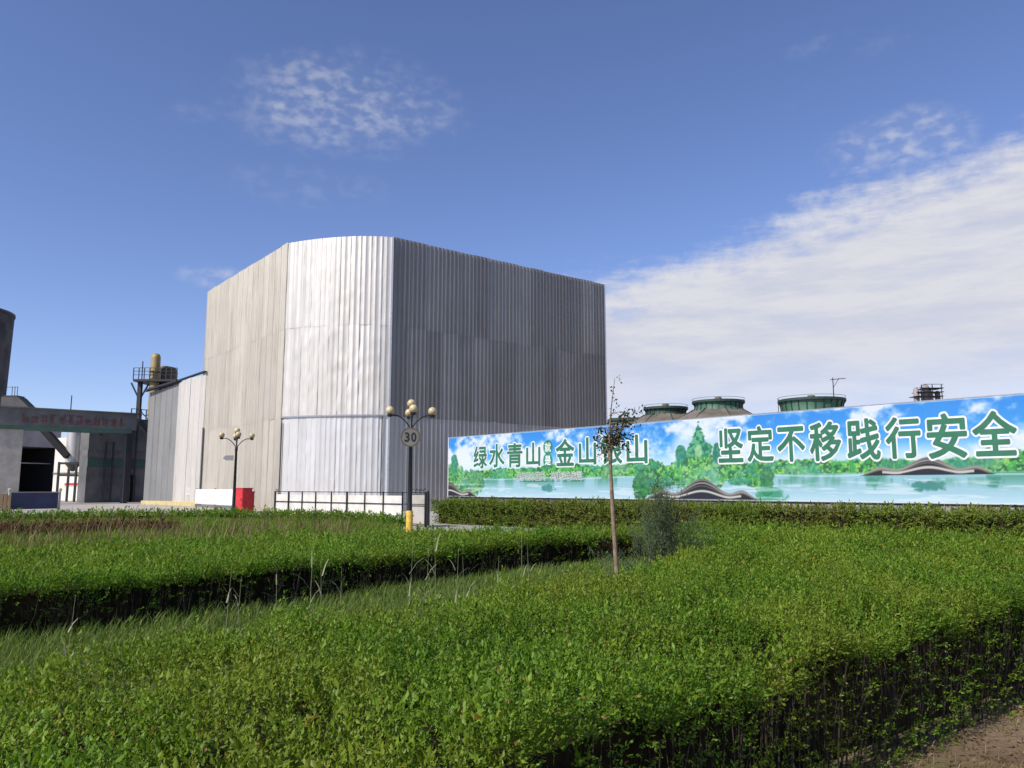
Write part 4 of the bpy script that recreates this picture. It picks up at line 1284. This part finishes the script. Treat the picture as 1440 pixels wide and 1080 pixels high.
# distant process plant
M['plant_grey'] = principled('distant_plant_steel', ((0.22, 0.20, 0.20), (0.34, 0.31, 0.31)), 0.6, scale=0.3)
pc = aty(1305, 562, 210)
pl = thing('process_plant', (pc.x, 210, 0), 'small distant cluster of columns and platforms above the billboard right side', 'plant')
for px, y0, r in ((1288, 545, .75), (1300, 541, 1.1), (1306, 548, .8), (1318, 550, .7)):
    p = aty(px, y0, 210)
    put('column', MB().lathe([(r, 0), (r, p.z - .6), (r * .55, p.z), (.15, p.z + .1)], 12, (p.x, 210, 0)), M['plant_grey'], pl, smooth=True)
for y0, xa, xb in ((546, 1296, 1324), (551, 1290, 1325), (557, 1286, 1325)):
    a = aty(xa, y0, 209); b = aty(xb, y0, 209)
    put('platform', MB().box((a.x, 208, a.z - .15), (b.x, 212, a.z)), M['dark_steel'], pl)
    put('railing', MB().tube([(a.x, 208, a.z + 1.0), (b.x, 208, a.z + 1.0)], .09, 4), M['dark_steel'], pl)
for px in (1296, 1311, 1324):
    a = aty(px, 546, 208.2)
    put('upright', MB().tube([(a.x, 208.2, 0), (a.x, 208.2, a.z + 1)], .14, 5), M['dark_steel'], pl)

# ------------------------------------------------------------------ works buildings at the left
GX = Vector((0.79, 0.613, 0)); GY = Vector((-0.613, 0.79, 0))
def gm(o):
    return Matrix.Translation(o) @ Matrix(((GX.x, GY.x, 0, 0), (GX.y, GY.y, 0, 0), (0, 0, 1, 0), (0, 0, 0, 1)))
G0 = aty(0, 690, 66.0); G0 = Vector((G0.x, G0.y, 0))
G1 = aty(186, 690, 72.4); glen = (Vector((G1.x, G1.y, 0)) - G0).length
GM = gm(G0)
gz1 = aty(0, 573, 66).z; gz0 = aty(0, 603, 66).z
M['gate_grey'] = principled('dull_gate_paint', ((0.10, 0.105, 0.10), (0.16, 0.16, 0.155)), 0.8, scale=0.5)
M['gate_green'] = principled('dull_green_band', (0.06, 0.13, 0.10), 0.8, scale=1)
M['dull_red'] = principled('dull_red_letters', ((0.10, 0.055, 0.05), (0.16, 0.07, 0.065)), 0.8, scale=2)
gate = thing('yard_gate', G0 + GX * glen / 2, 'grey concrete gate beam on pillars across the yard at the left', 'gate')
put('beam', MB().box((-1.5, 0, gz0 + .35), (glen, 1.6, gz1)), M['gate_grey'], gate, GM)
put('green_band', MB().box((-1.5, -.05, gz0), (glen - .4, 1.5, gz0 + .345)), M['gate_green'], gate, GM)
put('parapet', MB().box((-1.6, -.12, gz1 + .002), (glen + .1, 1.7, gz1 + .12)), M['gate_grey'], gate, GM)
put('pillar', MB().box((-1.4, .1, 0), (1.35, 1.5, gz0 - .002)), M['pale_concrete'], gate, GM)
put('pillar', MB().box((glen - .75, .1, 0), (glen - .35, 1.4, gz0 - .002)), M['dark_steel'], gate, GM)
# worn red lettering on the beam, too faded to read
nlet = 12
for k in range(nlet):
    x = 1.15 + k * (glen - 2.0) / nlet; lw = (glen - 2.0) / nlet * .72
    m = MB(); zc = gz0 + .62; hh = .85
    for j in range(5):
        if random.random() < .5:
            z = zc + random.random() * (hh - .1); m.box((x, -.03 - .003 * j, z), (x + lw, -.002, z + .10))
        else:
            xx = x + random.random() * (lw - .1); m.box((xx, -.03 - .003 * j, zc), (xx + .10, -.002, zc + hh * random.uniform(.5, 1)))
    put('worn_letter', m, M['dull_red'], gate, GM)

# dark open shed seen through the gate
M['near_black'] = principled('near_black_surface', (0.012, 0.012, 0.013), 0.9)  # one near-black colour for shed interior, chute and door
M['white_plaster'] = principled('off_white_plaster', ((0.60, 0.56, 0.48), (0.72, 0.69, 0.62)), 0.8, scale=0.5)  # the wall's own off-white, slightly mottled
s0 = aty(22, 690, 100); s1 = aty(78, 690, 105)
sh = thing('loading_shed', (s0.x, 84, 0), 'dark open loading shed seen through the yard gate', 'shed')
sd = Vector((s1.x - s0.x, s1.y - s0.y, 0)); sl = sd.length; sd.normalize()
SMx = Matrix.Translation(Vector((s0.x, s0.y, 0))) @ Matrix(((sd.x, -sd.y, 0, 0), (sd.y, sd.x, 0, 0), (0, 0, 1, 0), (0, 0, 0, 1)))
hz = aty(40, 622, 102).z
put('lintel', MB().box((-6, 0, hz - .6), (sl + .2, 9, hz + 1.8)), M['plant_grey'], sh, SMx)
put('back_wall', MB().box((-6, 8.6, 0), (sl + .2, 9, hz - .602)), M['near_black'], sh, SMx)
put('side_wall', MB().box((-6, .2, 0), (-5.6, 8.598, hz - .602)), M['near_black'], sh, SMx)
put('side_wall', MB().box((sl - .3, .2, 0), (sl, 8.598, hz - .602)), M['near_black'], sh, SMx)
put('cross_beam', MB().box((-5.6, 1.0, hz * .62), (sl - .3, 1.12, hz * .62 + .14)), M['plant_grey'], sh, SMx)
put('shed_floor', MB().box((-5.6, .2, .006), (sl - .3, 8.6, .03)), M['near_black'], sh, SMx)
# sunlit white wall with a red notice
w0 = aty(76, 690, 90); w1 = aty(126, 690, 85)
ww = thing('white_building', (w0.x, 92, 0), 'sunlit white wall with a small red notice behind the yard gate', 'building')
wd = Vector((w1.x - w0.x, w1.y - w0.y, 0)); wl = wd.length; wd.normalize()
WM = Matrix.Translation(Vector((w0.x, w0.y, 0))) @ Matrix(((wd.x, -wd.y, 0, 0), (wd.y, wd.x, 0, 0), (0, 0, 1, 0), (0, 0, 0, 1)))
put('wall', MB().box((-.5, 0, 0), (wl, 5, 7.2)), M['white_plaster'], ww, WM)
za = aty(88, 684, 89).z; zb = aty(88, 672, 89).z
put('notice', MB().box((wl * .30, -.06, za), (wl * .72, -.003, zb)), M['white_wall'], ww, WM)
put('notice_band', MB().box((wl * .31, -.065, za + .08), (wl * .71, -.0605, za + .38)), M['red_paint'], ww, WM)
put('string_course', MB().box((-.5, -.08, 3.0), (wl, -.003, 3.15)), M['tower_roof'], ww, WM)
# silver hopper on a frame
hp = aty(102, 660, 80)
ho = thing('hopper', (hp.x, 80, 0), 'small silver hopper silo on a dark steel frame under the gate beam', 'hopper')
zt = aty(102, 606, 80).z; zm = aty(102, 652, 80).z; zl = aty(102, 663, 80).z
put('silo_body', MB().lathe([(.75, zm), (.75, zt)], 20, (hp.x, 80, 0)), M['sheet_new'], ho, smooth=True)
put('cone', MB().lathe([(.14, zl), (.78, zm - .003)], 20, (hp.x, 80, 0)), M['gate_grey'], ho, smooth=True)
for dx in (-.9, .9):
    for dy in (-.9, .9):
        put('leg', MB().box((hp.x + dx - .09, 80 + dy - .09, 0), (hp.x + dx + .09, 80 + dy + .09, zm + .15)), M['dark_steel'], ho)
for dy in (-.9, .9):
    put('frame_beam', MB().box((hp.x - .81, 80 + dy - .08, zm - .1), (hp.x + .81, 80 + dy + .08, zm + .12)), M['dark_steel'], ho)
    put('frame_beam', MB().box((hp.x - .81, 80 + dy - .08, zl - .5), (hp.x + .81, 80 + dy + .08, zl - .3)), M['dark_steel'], ho)
c0 = aty(62, 604, 79.2); c1 = aty(96, 642, 79.2)
put('chute', MB().bar(c0, c1, .7, .6), M['near_black'], ho)
put('pipe', MB().tube([aty(117, 612, 79.5), aty(115, 665, 79.5)], .14, 8), M['sheet_new'], ho)
put('pipe_support', MB().tube([aty(117, 612, 79.5), Vector((aty(117, 640, 79.5).x, 79.5, 0))], .05, 6), M['dark_steel'], ho)

# grey sheet shed to the right of the gate
r0 = aty(120, 690, 74.5); r1 = aty(212, 690, 80)
gs = thing('grey_shed', (r0.x, 76, 0), 'grey sheet-walled shed with pipes between the gate and the annex', 'shed')
rd = Vector((r1.x - r0.x, r1.y - r0.y, 0)); rl_ = rd.length; rd.normalize()
RM = Matrix.Translation(Vector((r0.x, r0.y, 0))) @ Matrix(((rd.x, -rd.y, 0, 0), (rd.y, rd.x, 0, 0), (0, 0, 1, 0), (0, 0, 0, 1)))
rz = aty(200, 592, 79).z
put('upper_wall', MB().box((0, 0, rz * .62), (rl_ + 4, 1.6, rz)), M['gate_grey'], gs, RM)
put('lower_wall', MB().box((0, .06, 0), (rl_ + 4, 1.5, rz * .62 - .002)), M['concrete_dark'], gs, RM)
put('band', MB().box((0, -.03, rz * .42), (rl_ + 4, .056, rz * .52)), M['gate_green'], gs, RM)
for fx in (.24, .35, .62, .70):
    put('pipe', MB().tube([(rl_ * fx, -.25, 0), (rl_ * fx, -.25, rz * (.95 if fx > .5 else .72))], .10, 7), M['dark_steel'], gs, RM)
put('duct', MB().tube([(rl_ * .12, -.5, rz * .80), (rl_ * .26, -.5, rz * .97)], .22, 8), M['dark_steel'], gs, RM)
put('door', MB().box((rl_ * .66, -.05, 0), (rl_ * .74, .055, 2.7)), M['near_black'], gs, RM)
put('door_frame', MB().box((rl_ * .61, -.05, 0), (rl_ * .655, .055, 2.4)), M['white_wall'], gs, RM)
put('stair_stringer', MB().bar((rl_ * .66, -.9, rz * 1.0), (rl_ * 1.05, -.9, rz * .70), .12, .45), M['dark_steel'], gs, RM)
put('stair_rail', MB().bar((rl_ * .66, -.9, rz * 1.0 + 1.0), (rl_ * 1.05, -.9, rz * .70 + 1.0), .06, .06), M['dark_steel'], gs, RM)
put('roof_edge', MB().box((-.1, -.12, rz + .002), (rl_ + 4, 1.7, rz + .14)), M['dark_steel'], gs, RM)
for k in range(6):
    x = rl_ * (.62 + k * .08)
    put('roof_post', MB().box((x - .04, .1, rz + .142), (x + .04, .18, rz + 1.2)), M['dark_steel'], gs, RM)
for k in (.6, 1.15):
    put('roof_rail', MB().box((rl_ * .62, .11, rz + k), (rl_ * 1.05, .17, rz + k + .06)), M['dark_steel'], gs, RM)

# yellow vessel with platform
M['vessel'] = principled('ochre_vessel_paint', ((0.25, 0.18, 0.06), (0.36, 0.27, 0.11)), 0.5, scale=0.7)
M['vessel_dark'] = principled('brown_vessel_paint', ((0.10, 0.065, 0.03), (0.16, 0.10, 0.05)), 0.6, scale=0.7)
YV = 86.0
v = aty(221, 560, YV)
ves = thing('scrubber_tower', (v.x, YV, 0), 'ochre scrubber tower with a bent pipe and railed platform behind the annex', 'tower')
ztv = aty(221, 515, YV).z; vw = 1.25
vc = aty(231, 560, YV)
put('vessel', MB().lathe([(vw, 0), (vw, ztv - .6), (vw * .8, ztv - .15), (.3, ztv)], 24, (vc.x, YV, 0)), M['vessel_dark'], ves, smooth=True)
zp = aty(218, 497, YV - 2.1).z; pxx = aty(217, 540, YV - 2.1).x
put('riser_pipe', MB().lathe([(.5, 3), (.5, zp - .55), (.47, zp - .3), (.36, zp - .1), (.18, zp), (.02, zp + .02)], 18, (pxx, YV - 2.1, 0)), M['vessel'], ves, smooth=True)
for z in (zp - 2.2, zp - 4.0):
    put('pipe_band', MB().lathe([(.53, z), (.56, z + .04), (.56, z + .16), (.53, z + .2)], 18, (pxx, YV - 2.1, 0), False, False), M['vessel_dark'], ves)
zpl = aty(200, 533, YV - 2.9).z
pa = aty(187, 533, YV - 2.9).x; pb = aty(248, 533, YV - 2.9).x
put('platform', MB().box((pa, YV - 2.9, zpl - .25), (pb, YV + 2, zpl)), M['dark_steel'], ves)
for k in range(9):
    x = pa + (pb - pa) * k / 8
    put('rail_post', MB().box((x - .04, YV - 2.9, zpl), (x + .04, YV - 2.82, zpl + 1.25)), M['dark_steel'], ves)
for z in (.45, .85, 1.22):
    put('rail', MB().box((pa, YV - 2.89, zpl + z), (pb, YV - 2.83, zpl + z + .05)), M['dark_steel'], ves)
for px in (196, 244):
    x = aty(px, 560, YV - 2).x
    put('column', MB().box((x - .2, YV - 2.2, 0), (x + .2, YV - 1.8, zpl - .252)), M['dark_steel'], ves)
    put('knee_brace', MB().bar((x, YV - 2, zpl - 2.2), (x - 1.0, YV - 2, zpl - .3), .14, .14), M['dark_steel'], ves)
    put('knee_brace', MB().bar((x, YV - 2, zpl - 2.2), (x + 1.0, YV - 2, zpl - .3), .14, .14), M['dark_steel'], ves)
a = aty(201, 508, YV - 2.8)
put('vent_pipe', MB().tube([(a.x, YV - 2.8, zpl), (a.x, YV - 2.8, a.z)], .06, 6), M['dark_steel'], ves)
put('ladder_stringer', MB().bar((pb - .2, YV - 2.6, zpl), (pb + 1.6, YV - 2.6, zpl - 1.6), .1, .25), M['dark_steel'], ves)

# big dark silo at the frame edge
sv = aty(19, 430, 112)
sv.x -= 3.2
srad = 8.0
SY = 115
sil = thing('storage_silo', (sv.x - srad, SY, 0), 'tall dark stained silo at the left edge of the view', 'silo')
M['silo'] = principled('stained_silo', ((0.03, 0.03, 0.033), (0.085, 0.08, 0.08)), 0.75, scale=0.35)
put('shell', MB().lathe([(srad * .93, 0), (srad * .955, 8), (srad, sv.z - .2), (srad * .995, sv.z)], 48, (sv.x - srad, SY, 0)), M['silo'], sil, smooth=True)
put('top_ring', MB().lathe([(srad * 1.0, sv.z - .35), (srad * 1.015, sv.z - .3), (srad * 1.015, sv.z + .06), (srad * .9, sv.z + .06)], 48, (sv.x - srad, SY, 0), False, False), M['dark_steel'], sil)
SP = 103.0
zz = aty(18, 556, SP).z; xx = aty(14, 556, SP).x
put('side_platform', MB().box((xx - 1, SP, zz - .2), (xx + 1.0, SP + 1.6, zz)), M['dark_steel'], sil)
for k in range(3):
    put('rail_post', MB().box((xx + .2 + k * .36, SP, zz), (xx + .26 + k * .36, SP + .06, zz + 1.2)), M['dark_steel'], sil)
put('rail', MB().box((xx - .6, SP + .01, zz + 1.1), (xx + 1.0, SP + .05, zz + 1.16)), M['dark_steel'], sil)
put('sloped_cover', MB().add([(xx - 1, SP - .2, zz - .21), (xx + 1.2, SP - .2, zz - .21), (xx + 3.4, SP - .2, zz - 2.2), (xx - 1, SP - .2, zz - 2.2), (xx - 1, SP + 1.6, zz - .21), (xx + 1.2, SP + 1.6, zz - .21), (xx + 3.4, SP + 1.6, zz - 2.2), (xx - 1, SP + 1.6, zz - 2.2)],
    [(3,2,1,0), (4,5,6,7), (0,1,5,4), (1,2,6,5), (2,3,7,6), (3,0,4,7)]), M['silo'], sil)

# blue barrier board and its posts
M['blue'] = principled('dark_blue_board', ((0.012, 0.022, 0.075), (0.02, 0.035, 0.11)), 0.6, scale=1)
b0 = aty(16, 700, 49); b1 = aty(82, 700, 51.5)
bt = aty(40, 693, 50).z
bb = thing('blue_board', (b0.x, 49, 0), 'dark blue board between two posts at the left yard edge', 'board')
bd = Vector((b1.x - b0.x, b1.y - b0.y, 0)); bl_ = bd.length; bd.normalize()
BBM = Matrix.Translation(Vector((b0.x, b0.y, 0))) @ Matrix(((bd.x, -bd.y, 0, 0), (bd.y, bd.x, 0, 0), (0, 0, 1, 0), (0, 0, 0, 1)))
put('panel', MB().box((0, 0, .1), (bl_, .05, bt)), M['blue'], bb, BBM)
put('top_bar', MB().box((0, -.02, bt + .002), (bl_, .06, bt + .07)), M['plant_grey'], bb, BBM)
for x in (-.12, bl_ + .10):
    put('post', MB().lathe([(.07, 0), (.07, bt + .1), (.11, bt + .14), (.11, bt + .26), (.03, bt + .3)], 10, tuple(BBM @ Vector((x, .02, 0)))), M['pale_concrete'], bb)
g0 = aty(4, 690, 48.5)
pf_ = thing('plank_fence', (g0.x, 48.5, 0), 'short dark plank fence left of the blue board', 'fence')
for k in range(5):
    put('plank', MB().box((g0.x - .62 + k * .24, 48.5, 0), (g0.x - .62 + k * .24 + .2, 48.55, bt - .1 + random.uniform(-.05, .05))), M['vessel_dark'], pf_)
put('rail', MB().box((g0.x - .7, 48.552, bt * .6), (g0.x + .6, 48.6, bt * .6 + .08)), M['dark_steel'], pf_)

# ------------------------------------------------------------------ boiler house to the right of the view (it shows only as the dark shape mirrored in the hall's side wall)
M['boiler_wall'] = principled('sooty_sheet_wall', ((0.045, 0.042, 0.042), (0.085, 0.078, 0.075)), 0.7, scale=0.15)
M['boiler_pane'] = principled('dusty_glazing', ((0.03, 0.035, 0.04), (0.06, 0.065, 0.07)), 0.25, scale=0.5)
bh = thing('boiler_house', (62, 28, 0), 'tall dark boiler house mirrored in the shaded side wall of the hall', 'building')
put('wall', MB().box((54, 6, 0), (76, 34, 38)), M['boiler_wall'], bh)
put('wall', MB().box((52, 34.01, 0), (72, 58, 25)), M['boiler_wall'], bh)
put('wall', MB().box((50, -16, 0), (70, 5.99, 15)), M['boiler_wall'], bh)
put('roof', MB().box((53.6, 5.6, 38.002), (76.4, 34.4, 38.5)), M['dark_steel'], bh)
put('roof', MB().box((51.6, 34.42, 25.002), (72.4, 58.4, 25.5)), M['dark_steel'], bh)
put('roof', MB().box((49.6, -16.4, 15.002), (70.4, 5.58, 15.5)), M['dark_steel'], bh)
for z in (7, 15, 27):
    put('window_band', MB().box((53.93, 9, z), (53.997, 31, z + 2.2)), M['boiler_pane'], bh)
